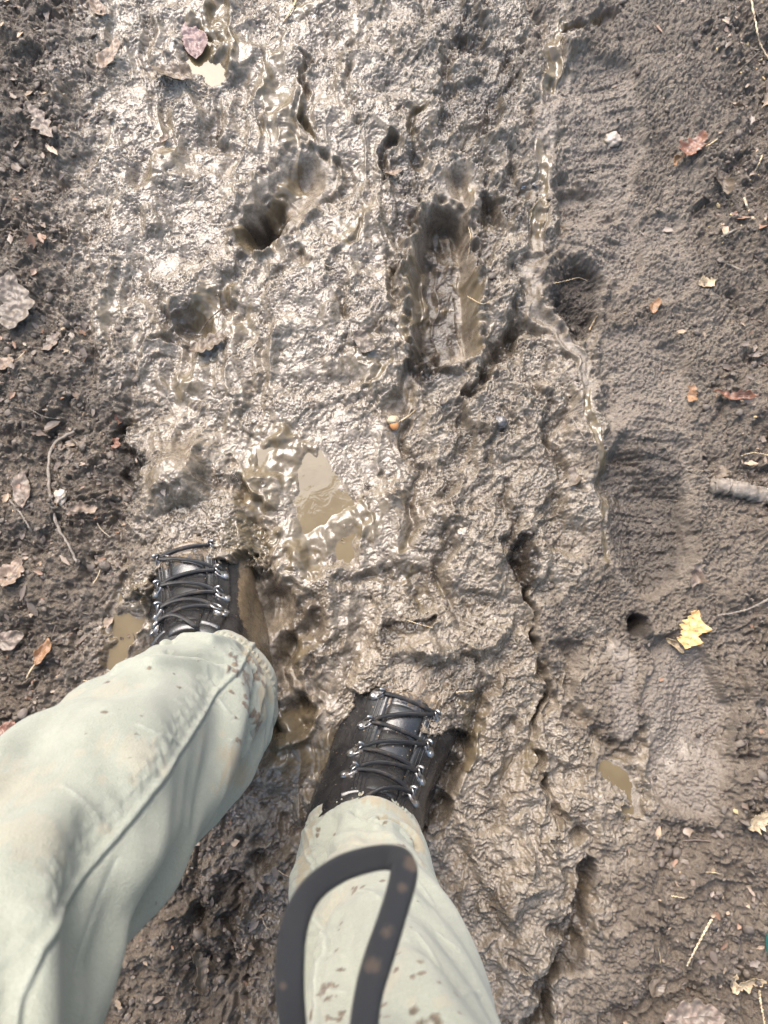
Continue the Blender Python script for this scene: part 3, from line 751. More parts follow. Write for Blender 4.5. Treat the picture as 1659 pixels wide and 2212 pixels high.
def leather(name):
    n = NT(name); co = n.co()
    mud = n.attr("mud")
    c = n.mix(n.ramp(n.noise(40, 5, .6, co), .3, .75), (0.0085, 0.0085, 0.0095), (0.021, 0.020, 0.020))
    nm = n.noise(120, 6, .7, co)
    m2 = n.ramp(n.math('ADD', mud, n.math('MULTIPLY', n.math('SUBTRACT', nm, .5), .9)), .42, .58)
    film = n.ramp(n.noise(30, 5, .65, co), .55, .8, 0, .5)
    c = n.mix(film, c, (0.040, 0.031, 0.022))
    vor = n.n("ShaderNodeTexVoronoi"); vor.inputs["Scale"].default_value = 170; n.put(vor.inputs["Vector"], co)
    sp = n.math('MULTIPLY', n.ramp(vor.outputs["Distance"], .20, .12), n.ramp(vor.outputs["Color"], .72, .75))
    c = n.mix(sp, c, (0.16, 0.115, 0.07))
    c = n.mix(m2, c, n.mix(n.ramp(n.noise(150, 4, .6, co), .35, .65), (0.125, 0.090, 0.055), (0.085, 0.061, 0.037)))
    n.set(Base_Color=c, Roughness=n.math('ADD', n.fmix(m2, .20, .26), n.ramp(nm, .3, .8, -.06, .16)), IOR=1.48)
    n.set(Specular_IOR_Level=.55)
    h = n.math('ADD', n.math('MULTIPLY', n.noise(300, 4, .65, co), .35), n.math('ADD', n.math('MULTIPLY', n.noise(38, 3, .5, co), .8), n.math('ADD', n.math('MULTIPLY', m2, .5), n.math('MULTIPLY', sp, .4))))
    n.bump(h, n.fmix(m2, .28, .8), .003)
    return n.m
LEATHER = leather("black_wet_leather")
def metal():
    n = NT("nickel"); co = n.co()
    d = n.ramp(n.noise(160, 4, .6, co), .48, .64)
    n.set(Base_Color=n.mix(d, (.27, .265, .26), (.06, .047, .034)), Metallic=n.fmix(d, 1.0, .1), Roughness=n.fmix(d, .28, .45))
    return n.m
METAL = metal()
def lace_mat():
    n = NT("lace_cord"); co = n.co()
    w = n.n("ShaderNodeTexWave", bands_direction='DIAGONAL'); w.inputs["Scale"].default_value = 420; n.put(w.inputs["Vector"], co)
    c = n.mix(n.ramp(n.noise(70, 4, .6, co), .50, .72), (.013, .013, .014), (.055, .042, .030))
    n.set(Base_Color=c, Roughness=.42, Specular_IOR_Level=.5); n.bump(w.outputs["Fac"], .6, .0012)
    return n.m
LACE = lace_mat()

def patch(t0, t1, a0, a1, off, nt=60, na=14, puff=None):
    V = []
    for i in range(nt):
        t = t0 + (t1 - t0) * i / (nt - 1)
        for j in range(na):
            f = j / (na - 1); a = a0 + (a1 - a0) * f
            p, nn = bsurf(t, a)
            k = min(f, 1 - f) * (na - 1)
            o = off * (1 if k >= 1 else -0.6)
            if min(i, nt - 1 - i) < 1: o = -off * .6
            if puff: o += puff(i / (nt - 1), f)
            V.append(p + nn * o)
    return V, [tuple(x) for x in grid_faces(na, nt)]
def hook_mesh(kind):
    """plate with a domed rivet and a bent wire loop; +x points to the tongue, z away from the leather"""
    J = Join()
    a = np.arange(20) * 2 * np.pi / 20
    L, Wd = (.0085, .0050) if kind == 'hook' else (.0075, .0055)
    rows = [(1.0, -.0015), (1.0, .0009), (.86, .0015), (.30, .0017)]
    V = [(L * k * math.cos(q), Wd * k * math.sin(q), z) for k, z in rows for q in a]
    F = [tuple(f) for f in grid_faces(20, 4, True)] + [tuple(range(60, 80))]
    J.add(V, F)
    def dome(x, y, r, z0):
        Vd = []
        for i in range(6):
            ph = i / 5 * math.pi / 2
            for q in a[::2]: Vd.append((x + r * math.cos(ph) * math.cos(q), y + r * math.cos(ph) * math.sin(q), z0 + r * .38 * math.sin(ph)))
        J.add(Vd, [tuple(f) for f in grid_faces(10, 6, True)] + [tuple(range(50, 60))])
    if kind == 'hook':
        dome(-.0045, 0, .0032, .0014); dome(.0042, 0, .0021, .0016)
        th = np.linspace(-.2, math.pi * .92, 12)
        J.add(*tube([(.0052 + .0042 * math.sin(q), 0, .0042 - .0036 * math.cos(q)) for q in th], .0018, 8, 1.0, True, (0, 1, 0)))
        for s_ in (-.0032, .0032):
            J.add(*tube([(.0010, s_, .0012), (.0040, s_, .0034), (.0068, s_ * .8, .0044), (.0090, s_ * .3, .0040)], .0010, 6))
    else:
        dome(-.0045, .0034, .0034, .0012); dome(-.0045, -.0034, .0034, .0012)
        th = np.linspace(0, 2 * np.pi, 22)
        J.add(*tube([(.0052 + .0058 * math.cos(q), .0044 * math.sin(q), .0026) for q in th], .0013, 8, 1, False))
    V = np.concatenate(J.V); return V, J.F
HOOK = {k: hook_mesh(k) for k in ('hook', 'ring')}

def boot(loc, heading, tilt, mudfn, rows, first, mirror):
    M = Matrix.Translation(loc) @ Matrix.Rotation(heading, 4, 'Z') @ Matrix.Rotation(tilt, 4, 'X') @ Matrix.Scale(BSC, 4)
    Rm = np.array(M.to_3x3()); tv = np.array(M.translation)
    def Wd(V): return np.asarray(V) @ Rm.T + tv
    V = BS.reshape(-1, 3).copy(); nn = BN.reshape(-1, 3)
    V += nn * (perlin(V[:, 0] * 35 + 5, V[:, 1] * 35 + V[:, 2] * 28, 50) * .0030)[:, None]
    F = [tuple(f) for f in grid_faces(NA, NR, True)] + [tuple(range((NR - 1) * NA, NR * NA)), tuple(range(NA))[::-1]]
    b = own(mesh_obj("boot", Wd(V), F, LEATHER, attrs=dict(mud=mudfn(V))))
    def sub(name, Vs, Fs, mat):
        mud = mudfn(np.asarray(Vs)) * .75
        o = mesh_obj(name, Wd(Vs), Fs, mat, attrs=dict(mud=mud)); o.parent = b
        return o
    for s_ in (-1, 1):
        Vp, Fp = patch(.12, .66, 90 + s_ * 18, 90 + s_ * 47, .0026)
        if s_ < 0: Fp = [f[::-1] for f in Fp]
        sub("eyelet_flap", Vp, Fp, LEATHER)
        for e in (25, 29):
            pts = [bsurf(t, 90 + s_ * e)[0] + bsurf(t, 90 + s_ * e)[1] * .0028 for t in np.linspace(.14, .64, 30)]
            sub("welt_seam", *tube(pts, .0009, 6), LEATHER)
    Vp, Fp = patch(.05, .60, 70, 110, .0012, 90, 16, lambda t, f: .0040 * math.sin(math.pi * f) ** .7 * abs(math.sin(t * math.pi * 5.5)) ** .45)
    sub("tongue", Vp, Fp, LEATHER)
    pts = {}
    for i, (t, aw) in enumerate(rows):
        for s_ in (-1, 1):
            p, nn_ = bsurf(t, 90 + s_ * aw); q, _ = bsurf(t, 90 + s_ * (aw - 6))
            xax = nrm(q - p); yax = np.cross(nn_, xax); xax = np.cross(yax, nn_)
            kind = 'ring' if i == first else 'hook'
            hv, hf = HOOK[kind]
            base = p + nn_ * .0034
            sub("lace_hook", base + 1.15 * hv @ np.stack([xax, yax, nn_]), hf, METAL)
            pts[(i, s_)] = (t, 90 + s_ * (aw - 5))
    J = Join()
    def run(A, B_, lift):
        (pa, na), (pb, nb) = bsurf(*A), bsurf(*B_)
        pa = pa + na * .0052; pb = pb + nb * .0052; path = []
        for f in np.linspace(0, 1, 16):
            t = A[0] + (B_[0] - A[0]) * f; a = A[1] + (B_[1] - A[1]) * f
            p, nn_ = bsurf(t, a); c_ = pa + (pb - pa) * f
            gap = (c_ - p) @ nn_; need = .0048 + lift * math.sin(math.pi * f)
            path.append(c_ + nn_ * max(0, need - gap))
        path = np.array(path); path[1:-1] = (path[:-2] + path[1:-1] * 2 + path[2:]) / 4
        J.add(*tube(path, .0021, 8, .75))
    n = len(rows)
    for i in range(n):
        run(pts[(i, -1)], pts[(i, 1)], .0015)
        if i + 1 < n: run(pts[(i + 1, mirror)], pts[(i, -mirror)], .0050)
    run((.06, 90 - mirror * 18), pts[(0, mirror)], .006)
    sub("lace", np.concatenate(J.V), J.F, LACE)
    return b
def mud_left(V):
    m = sstep(.085, .150, V[:, 1]) * .9
    m = np.maximum(m, sstep(.042, .058, V[:, 0] - .10 * (V[:, 1] - .1)) * sstep(.16, .09, V[:, 2]) * .9)
    m = np.maximum(m, sstep(.06, .03, V[:, 2]) * .8)
    return m
def mud_right(V):
    m = sstep(.090, .165, V[:, 1]) * .85
    return np.maximum(m, sstep(.05, .02, V[:, 2]) * .7)
rows = [(.265, 36), (.375, 35), (.485, 34), (.595, 32)]
boot(BOOTS[0][0], BOOTS[0][1], R(0), mud_left, rows, 0, 1)
boot(BOOTS[1][0], BOOTS[1][1], R(0), mud_right, rows, 9, -1)

# ================================================================== THE STRAP
def Q(px, py, depth):
    x = (px - 829.5) / FPX; y = (1106.0 - py) / FPX
    return np.array([0, 0, CAM_H]) + np.array([x, y * CP + SP, y * SP - CP]) * depth
def strap():
    spine = [(700, 2620, .36), (655, 2420, .345), (636, 2250, .335), (626, 2120, .335), (634, 2010, .345), (668, 1930, .355), (730, 1880, .362), (800, 1856, .364), (848, 1853, .362), (872, 1870, .352),
             (868, 1910, .345), (846, 1985, .338), (818, 2070, .332), (798, 2140, .328), (785, 2230, .325), (775, 2400, .330), (740, 2620, .35), (715, 2700, .36), (700, 2620, .36)]
    C = catmull([Q(*p) for p in spine], 520)
    T = nrm(np.gradient(C, axis=0)); view = nrm(C - np.array([0, 0, CAM_H]))
    # the flat face turns a little along the way and pinches at the sharp bend
    A = nrm(np.cross(T, view)); B = np.cross(A, T)
    n = 40; a = np.arange(n) * 2 * np.pi / n
    ce = np.sign(np.cos(a)) * np.abs(np.cos(a)) ** .6; se = np.sign(np.sin(a)) * np.abs(np.sin(a)) ** .8
    pxx, pyy = proj(C)
    k = np.linspace(0, 1, len(C))
    hw = (.0063 - .0006 * np.exp(-((k - .38) / .10) ** 2)) * (1 - .10 * np.exp(-((k - .50) / .02) ** 2)) * (1 + .03 * np.sin(k * 40))
    th = .0042 + .0010 * np.exp(-((k - .5) / .03) ** 2)
    V = C[:, None] + ce[None, :, None] * A[:, None] * hw[:, None, None] + se[None, :, None] * B[:, None] * th[:, None, None]
    n_ = NT("black_braid"); 
    u, v = n_.attr("u"), n_.attr("v")
    comb = n_.n("ShaderNodeCombineXYZ"); n_.put(comb.inputs[0], u); n_.put(comb.inputs[1], v)
    ck = n_.n("ShaderNodeTexWave", bands_direction='DIAGONAL'); ck.inputs["Scale"].default_value = 1.5; n_.put(ck.inputs["Vector"], comb.outputs[0])
    comb2 = n_.n("ShaderNodeCombineXYZ"); n_.put(comb2.inputs[0], n_.math('MULTIPLY', u, -1.0)); n_.put(comb2.inputs[1], v)
    ck2 = n_.n("ShaderNodeTexWave", bands_direction='DIAGONAL'); ck2.inputs["Scale"].default_value = 1.5; n_.put(ck2.inputs["Vector"], comb2.outputs[0])
    br = n_.math('MAXIMUM', ck.outputs["Fac"], ck2.outputs["Fac"])
    co = n_.co()
    smear = n_.attr("smear")
    c = n_.mix(br, (.003, .0035, .005), (.050, .052, .057))
    c = n_.mix(n_.math('MULTIPLY', n_.ramp(n_.noise(50, 5, .65, co), .5, .75), .35), c, (.07, .055, .042))
    c = n_.mix(n_.ramp(n_.math('ADD', smear, n_.math('MULTIPLY', n_.math('SUBTRACT', n_.noise(120, 5, .7, co), .5), 1.1)), .50, .95), c, (.12, .092, .072))
    n_.set(Base_Color=c, Roughness=.8, Specular_IOR_Level=.25); n_.bump(br, 1.0, .002)
    arc = np.concatenate([[0], np.cumsum(np.linalg.norm(np.diff(C, axis=0), axis=1))])
    flat = V.reshape(-1, 3); sm = np.zeros(len(flat))
    for p, r in ((Q(802, 2085, .326), .0060), (Q(885, 1868, .348), .0055), (Q(835, 2010, .333), .005), (Q(612, 2130, .33), .003), (Q(868, 1915, .34), .004)):
        sm = np.maximum(sm, np.exp(-(np.linalg.norm(flat - p, axis=1) / r) ** 2))
    o = mesh_obj("lead_strap", flat, grid_faces(n, len(C), True), n_.m,
                 attrs=dict(u=np.broadcast_to((np.abs(ce) * 4.0)[None], (len(C), n)), v=np.broadcast_to((arc * 520)[:, None], (len(C), n)), smear=sm))
    tag(o, "looped black braided strap hanging in front of the right trouser leg", "strap")
strap()

# ================================================================== LEAVES, TWIGS, STONES
def leaf_material(name, col, col2, mudf, gloss=.45, spots=None):
    n = NT(name); co = n.co()
    c = n.mix(n.ramp(n.noise(55, 5, .65, co), .32, .68), col, col2)
    c = n.mix(n.math('MULTIPLY', n.attr("rib"), .45), c, tuple(min(1, x * 1.45) for x in col))
    c = n.mix(n.ramp(n.noise(300, 3, .6, co), .5, .75, 0, .45), c, tuple(x * .5 for x in col2))
    if spots: c = n.mix(n.ramp(n.noise(120, 3, .5, co), .60, .68), c, spots)
    c = n.mix(n.ramp(n.noise(85, 6, .7, co), .62 - mudf * .45, .78 - mudf * .40), c, (0.110, 0.086, 0.064))
    n.set(Base_Color=c, Roughness=gloss, Specular_IOR_Level=.5)
    n.bump(n.math('ADD', n.noise(160, 4, .6, co), n.attr("rib")), .5, .0016)
    return n.m
LM = {
    'purple': leaf_material("purple_brown_leaf", (0.173, 0.112, 0.101), (0.112, 0.069, 0.064), .12),
    'dun': leaf_material("dun_leaf", (0.128, 0.094, 0.062), (0.076, 0.054, 0.036), .30),
    'tan': leaf_material("tan_leaf", (0.205, 0.146, 0.102), (0.136, 0.093, 0.065), .30),
    'muddy': leaf_material("muddy_leaf", (.120, .094, .072), (.085, .065, .050), .65),
    'pink': leaf_material("pinkish_leaf", (0.168, 0.122, 0.091), (0.120, 0.087, 0.066), .45),
    'orange': leaf_material("orange_brown_leaf", (0.247, 0.139, 0.068), (0.158, 0.079, 0.038), .25),
    'russet': leaf_material("russet_leaf", (0.160, 0.072, 0.042), (0.100, 0.045, 0.029), .22, .35),
    'yellow': leaf_material("yellow_leaf", (.56, .345, .140), (.46, .255, .092), .04, .5, (.20, .10, .045)),
    'straw': leaf_material("straw_leaf", (0.374, 0.288, 0.180), (0.259, 0.187, 0.108), .18),
    'slate': leaf_material("slate_flake", (.13, .13, .135), (.095, .094, .098), .15),
}
def leaf_mesh(kind, L, Wd, curl, seed, mat):
    """an outline of its own, veined, cupped and crumpled; returns verts (tip at +y), faces, rib mask"""
    rs = np.random.default_rng(seed); nv, nu = 46, 25
    v = np.linspace(0, 1, nv); base = np.sin(np.pi * np.clip(v * .97 + .015, 0, 1) ** .85) ** .75
    ph = rs.random() * 6
    def prof(sd):
        if kind == 'oak': lob = .66 + .34 * np.abs(np.sin(v * np.pi * 4.2 + ph * .2 + sd))
        elif kind == 'serrate': lob = .90 + .10 * ((v * 13 + sd) % 1)
        elif kind == 'torn': lob = .45 + .95 * np.abs(perlin(v * 5 + sd * 9, v * 0 + seed * 1.7, 60)) + .35 * np.abs(perlin(v * 15, v * 0 + sd * 7 + seed, 61))
        else: lob = 1 + .12 * perlin(v * 7, v * 0 + sd * 5 + seed, 62)
        return base * lob
    wl, wr = prof(0), prof(1.3)
    u = np.linspace(-1, 1, nu)
    x = np.where(u[None] < 0, u[None] * wl[:, None], u[None] * wr[:, None]) * Wd / 2
    bendx = (perlin(v * 1.6, v * 0 + seed, 63) * .22 * L)
    x = x + bendx[:, None]
    y = np.broadcast_to((v[:, None] - .5) * L, x.shape) + np.abs(u[None]) * L * .04
    z = curl[0] * (x / (Wd / 2)) ** 2 * Wd * .5 + curl[1] * ((v[:, None] - .5) * 2) ** 2 * L * .4 + perlin(x * 110 + seed, y * 110, 64) * .0034 + .0008 * np.abs(u[None]) ** .5
    veins = np.exp(-(np.abs(u[None]) * wl.max() / .07) ** 2) + .6 * np.exp(-((((v[:, None] * 8 - np.abs(u[None]) * 1.6) % 1) - .5) / .10) ** 2) * (np.abs(u[None]) > .08)
    V = np.stack([x, y, z], -1).reshape(-1, 3)
    return V, grid_faces(nu, nv), np.clip(veins, 0, 1).ravel()
def px_dir(px, py, ang):
    """ground heading of a direction seen in the picture (0 = up, clockwise)"""
    a = P(px, py); b = P(px + 5 * math.sin(R(ang)), py - 5 * math.cos(R(ang)))
    return math.atan2(-(b[0] - a[0]), b[1] - a[1])
def slope(x, y, r):
    gx = (hmax(x + r, y, r) - hmax(x - r, y, r)) / (2 * r); gy = (hmax(x, y + r, r) - hmax(x, y - r, r)) / (2 * r)
    return Vector((-gx * .6, -gy * .6, 1)).normalized()
def leaf(px, py, Lp, Wp, ang, kind, mat, curl, label, seed, stem=None, lift=.004, sink=0.0, tilt=None):
    s_ = S(px, py); L, W_ = Lp * s_, Wp * s_
    V, F, rib = leaf_mesh(kind, L, W_, curl, seed, mat)
    p = P(px, py); z = hmax(p[0], p[1], W_ * .35) + lift - sink
    p = P(px, py, z)
    up = slope(p[0], p[1], max(L * .4, .01)) if tilt is None else Vector(tilt).normalized()
    q = Vector((0, 0, 1)).rotation_difference(up).to_matrix() @ Matrix.Rotation(px_dir(px, py, ang), 3, 'Z')
    Vw = V @ np.array(q).T + p
    o = mesh_obj("leaf", Vw, F, LM[mat], attrs=dict(rib=rib))
    m = o.modifiers.new("thickness", 'SOLIDIFY'); m.thickness = .0006
    tag(o, label, "leaf")
    if stem:
        b0 = np.array(q) @ np.array([0, -L * .47, 0.001]) + p
        d = np.array(q) @ np.array([0, -stem * s_, .002])
        pts = np.array([b0 + d * f + np.array([0, 0, .003 * math.sin(3 * f)]) for f in np.linspace(-.1, 1, 9)])
        Vs, Fs = tube(pts, np.linspace(.0012, .0016, 9), 7)
        st = mesh_obj("stem", Vs, Fs, LM['straw'], attrs=dict(rib=np.zeros(len(Vs)))); st.parent = o
    return o
LEAVES = [
    (412, 92, 96, 56, 352, 'serrate', 'purple', (.25, .12), "purple-brown leaf lying in the small puddle at the top", 1, None, .004),
    (378, 160, 88, 46, 292, 'serrate', 'dun', (.7, .3), "dark brown leaf with a toothed edge just below the top puddle", 2, None, .006),
    (234, 120, 92, 40, 12, 'plain', 'tan', (.3, .15), "narrow tan leaf standing out left of the top puddle", 3, None, .003),
    (92, 262, 112, 44, 318, 'torn', 'pink', (.2, .2), "long torn pinkish leaf in the dark soil at upper left", 4, None, .004),
    (215, 20, 70, 34, 340, 'plain', 'tan', (.4, .3), "folded tan leaf at the very top left of the path", 5, None, .003),
    (30, 655, 150, 96, 8, 'oak', 'muddy', (.2, .15), "large mud-caked lobed leaf at the left edge", 6, None, .005),
    (14, 786, 44, 40, 60, 'plain', 'tan', (.25, .2), "small tan leaf at the left edge under the large lobed one", 7, None, .004),
    (112, 742, 62, 40, 50, 'torn', 'pink', (.35, .3), "crumpled pinkish leaf right of the small tan one", 8, None, .004),
    (50, 1060, 94, 46, 5, 'plain', 'pink', (.5, .1), "pinkish muddy leaf beside the long branch on the left", 9, None, .002),
    (176, 1106, 74, 38, 72, 'torn', 'tan', (.15, .1), "mud-smeared buff leaf right of the long branch", 10, None, .003),
    (26, 1240, 78, 66, 30, 'oak', 'tan', (.4, .3), "tan lobed leaf at the left edge below the long branch", 11, None, .006),
    (92, 1408, 58, 26, 28, 'plain', 'orange', (.5, .3), "small orange leaf with a stalk in dark soil above the left knee", 12, 34, .006),
    (18, 1378, 76, 48, 80, 'plain', 'pink', (.2, .1), "flat reddish leaf at the left edge above the trouser leg", 13, None, .003),
    (10, 1590, 66, 44, 30, 'plain', 'russet', (.3, .1), "dark red leaf half under the left trouser leg", 14, None, .004),
    (1496, 318, 66, 54, 20, 'torn', 'russet', (.5, .35), "reddish brown leaf with a pale stalk on the right bank", 15, None, .006),
    (1556, 396, 58, 30, 340, 'torn', 'dun', (1.0, .4), "curled dun leaf below the reddish one on the right bank", 16, None, .006),
    (1416, 662, 34, 20, 2, 'plain', 'orange', (.3, .3), "tiny orange-brown leaf lying by the tread marks", 17, None, .003),
    (1526, 612, 40, 24, 70, 'torn', 'straw', (.4, .2), "small pale orange leaf above the tread marks on the right", 18, None, .003),
    (1582, 856, 88, 26, 104, 'torn', 'russet', (.9, .5), "long curled brown leaf on the right bank", 19, None, .008),
    (1492, 852, 40, 28, 30, 'torn', 'orange', (.4, .3), "crumpled orange scrap left of the long curled leaf", 20, None, .003),
    (1494, 1362, 84, 62, 12, 'torn', 'yellow', (.18, .12), "bright yellow leaf with brown spots at right", 28, None, .010),
    (1454, 1388, 46, 12, 296, 'plain', 'straw', (1.2, .6), "thin curled straw-coloured leaf scrap touching the bright yellow leaf", 22, None, .006),
    (1638, 1772, 62, 44, 60, 'torn', 'straw', (.6, .4), "shredded pale leaf at the right edge", 23, None, .006),
    (1494, 2196, 150, 90, 84, 'oak', 'pink', (.2, .15), "big pinkish muddy leaf at the bottom right corner", 25, None, .006),
    (444, 2092, 92, 42, 348, 'torn', 'dun', (.9, .2), "curled brown leaf on dark mud between the trouser legs", 26, None, .010),
    (846, 372, 50, 26, 80, 'torn', 'tan', (.7, .4), "curled pale leaf at the rim of a dark hole", 27, None, .004),
    (448, 738, 84, 44, 70, 'oak', 'dun', (.3, .3), "dark lobed leaf in the hollow left of centre", 29, None, .004),
    (252, 908, 28, 24, 20, 'plain', 'russet', (.3, .3), "small red-brown leaf left of centre at the soil edge", 30, None, .003),
    (1506, 1244, 64, 34, 14, 'torn', 'pink', (.8, .3), "curled pink-grey leaf at the heel of the deep print on the right", 31, None, .006),
    (786, 736, 64, 48, 110, 'plain', 'muddy', (.15, .1), "triangular mud-covered leaf left of the deep boot print", 32, None, .003),
    (1238, 1032, 52, 30, 20, 'plain', 'muddy', (.3, .2), "mud-covered pale leaf beside the slip-filled seam", 33, None, .004),
    (1616, 2128, 70, 30, 70, 'torn', 'straw', (.7, .3), "torn pale leaf at the right edge near the bottom", 34, None, .006),
    (1582, 2122, 40, 18, 10, 'torn', 'straw', (.6, .3), "small pale scrap beside the torn leaf at bottom right", 35, None, .004),
    (1468, 345, 34, 16, 40, 'torn', 'orange', (.8, .3), "little orange-tan scrap left of the reddish leaf", 36, None, .003),
    (1420, 2128, 52, 40, 30, 'plain', 'dun', (.2, .2), "round brown leaf pressed in soil at lower right", 37, None, .003),
    (250, 960, 30, 20, 20, 'torn', 'russet', (.3, .3), "dark scrap of leaf in the crack left of the boot", 38, None, .002),
    (355, 300, 30, 16, 20, 'plain', 'tan', (.3, .2), "tiny tan leaf stuck in shiny mud below the top puddle", 39, None, .002),
    (1595, 230, 40, 18, 110, 'torn', 'tan', (.8, .4), "pale twisted leaf strip near the upper right edge", 40, None, .004),
    (1555, 1020, 36, 24, 200, 'torn', 'dun', (.4, .2), "dull brown leaf scrap above the thick root", 41, None, .003),
]
for l in LEAVES:
    k = .84 if l[6] in ('pink', 'tan', 'muddy') else 1.0
    leaf(l[0], l[1], l[2] * k, l[3] * k, l[4], l[5], l[6], l[7], l[8], l[9], l[10], l[11])

def bark(name, a, b, rough=.7):
    n = NT(name); co = n.co()
    c = n.mix(n.ramp(n.noise(120, 5, .65, co), .35, .65), a, b)
    c = n.mix(n.ramp(n.noise(40, 5, .6, co), .5, .7), c, (.10, .078, .058))
    n.set(Base_Color=c, Roughness=rough, Specular_IOR_Level=.4); n.bump(n.noise(260, 5, .7, co), .8, .002)
    return n.m
BK = {'grey': bark("grey_bark", (.20, .17, .14), (.12, .10, .08)), 'dark': bark("dark_bark", (.055, .043, .034), (.10, .08, .062)),
      'pale': bark("pale_wood", (.46, .37, .25), (.34, .26, .17)), 'straw': bark("straw", (.50, .39, .24), (.38, .28, .17))}
def ground_path(pts, r, lift, n=40, wob=.0):
    C = catmull([P(*p) for p in pts], n); out = []
    zs = np.array([hmax(c[0], c[1], .004) for c in C])
    k = np.ones(9) / 9; zs = np.convolve(np.pad(zs, 4, mode='edge'), k, 'valid')
    for c, z, i in zip(C, zs, range(n)):
        out.append([c[0] + wob * math.sin(i * 1.7), c[1] + wob * math.cos(i * 2.3), z + lift])
    out = np.array(out)
    # correct for height so that it lies over the same spots
    f = (CAM_H - out[:, 2:3]) / CAM_H; out[:, :2] *= f
    return out
TWIGS = [
    ([(160, 932), (112, 968), (106, 1050), (122, 1130), (150, 1180), (166, 1216)], 7.5, 5, 'grey', "long grey-brown branch bent in dark soil on the left", .003),
    ([(22, 1082), (45, 1110), (68, 1148)], 4.5, 3, 'grey', "short grey twig at the left edge below the pinkish leaf", .002),
    ([(242, 1136), (226, 1165), (208, 1196)], 3, 2, 'dark', "thin dark twig pointing at the left boot toe", .003),
    ([(1622, -6), (1634, 60), (1642, 95), (1664, 132)], 4, 3, 'pale', "thin pale root curving down the top right edge", .006),
    ([(1662, 1294), (1610, 1318), (1550, 1330)], 6, 3.5, 'grey', "knobbly grey twig reaching in from the right edge", .006),
    ([(1537, 1986), (1512, 2032), (1484, 2086)], 5, 3.5, 'pale', "pale straight twig at lower right", .005),
    ([(1607, 428), (1616, 452), (1627, 474)], 5, 4, 'pale', "short stout pale stick on dark litter at upper right", .004),
    ([(1646, 336), (1640, 352), (1630, 372)], 3.5, 2.5, 'straw', "short yellow stalk near the upper right edge", .004),
    ([(1524, 318), (1550, 300)], 3, 2, 'straw', "pale stalk beside the reddish brown leaf", .010),
    ([(642, -4), (628, 24), (614, 46)], 4, 3, 'straw', "pale straw stalk on wet mud at the top", .004),
    ([(1273, 712), (1290, 682)], 3, 2, 'straw', "short pale straw in the dark hollow on the right bank", .004),
    ([(1196, 612), (1225, 606), (1250, 600), (1275, 608), (1292, 603)], 1.6, 1.0, 'straw', "curly pale rootlet over the dark hollow on the right bank", .006),
    ([(1558, 512), (1592, 494)], 5, 4, 'grey', "short grey stick beside the tread marks", .004),
    ([(1580, 166), (1610, 140), (1640, 112)], 4, 3, 'dark', "dark straight stick near the top right corner", .006),
    ([(1640, 2140), (1644, 2170), (1652, 2214)], 5, 3, 'straw', "pale stalk at the bottom right corner", .006),
    ([(1234, 902), (1252, 930), (1272, 962)], 3, 2, 'grey', "thin twig lying along the slip-filled seam", .005),
    ([(1600, 985), (1628, 978), (1664, 984)], 2, 1.4, 'straw', "long thin bent straw above the thick root", .005),
    ([(1570, 570), (1605, 585)], 4, 3, 'grey', "grey-brown stub of wood by the round worm hole", .004),
    ([(850, 918), (880, 900), (896, 886)], 2, 1.4, 'straw', "fine straw beside the orange acorn", .004),
    ([(985, 1495), (1022, 1492)], 2, 1.2, 'straw', "thin root stub poking out right of the right boot toe", .008),
    ([(880, 1340), (905, 1348), (935, 1356)], 1.6, 1.2, 'straw', "fine pale root over the toe of the right boot", .010),
    ([(1005, 470), (1016, 510), (1010, 560)], 1.6, 1.0, 'straw', "hair-thin root hanging in the deep boot print", .006),
    ([(170, 390), (120, 350), (100, 320)], 2, 1.4, 'dark', "dark thin stem below the long torn leaf", .004),
    ([(20, 575), (60, 590), (96, 640)], 2.4, 1.6, 'dark', "dark stem above the large mud-caked leaf", .004),
    ([(205, 740), (206, 780), (200, 820)], 3, 2, 'dark', "upright dark twig at the edge of the shiny mud", .004),
    ([(60, 880), (95, 900), (130, 905)], 2, 1.4, 'grey', "thin grey twig above the long branch", .004),
    ([(180, 1470), (215, 1474), (255, 1476)], 2.2, 1.5, 'pale', "thin orange-tan stem above the left knee", .005),
    ([(1615, 1600), (1612, 1636)], 2, 1.2, 'dark', "short dark upright stem near the grey flake", .006),
    ([(1355, 1955), (1372, 1920)], 2, 1.2, 'dark', "thin dark stem near the lower right hollow", .005),
    ([(1450, 1935), (1478, 1940)], 2, 1.4, 'straw', "small pale straw lying level at lower right", .003),
    ([(1376, 495), (1400, 512), (1424, 500)], 2, 1.2, 'grey', "forked grey root scrap under the curled dun leaf", .004),
    ([(478, 668), (452, 690), (430, 720)], 3, 2, 'dark', "dark twig lying in the hollow left of centre", .006),
    ([(1010, 640), (1040, 656), (1056, 652)], 1.6, 1, 'straw', "fine root at the right wall of the deep print", .005),
]
for i, (pts, r0, r1_, mk, lab, lift) in enumerate(TWIGS):
    s_ = S(*pts[0]); C = ground_path(pts, r0, lift * .6 + r0 * s_ * .3, 44, .0006)
    rr = np.linspace(r0, r1_, 44) * s_ * .5 * (1 + .22 * perlin(np.arange(44) * .31, np.full(44, i * 3.3), 70) + .25 * (np.abs(((np.arange(44) + i * 5) % 13) - 6) < 1))
    V, F = tube(C, rr, 10); V = V + (perlin(V[:, 0] * 300, V[:, 1] * 300 + V[:, 2] * 200, 71) * r0 * s_ * .12)[:, None]
    tag(mesh_obj("twig" if mk != 'straw' else "straw_stalk", V, F, BK[mk]), lab, "twig" if mk != 'straw' else "stalk")
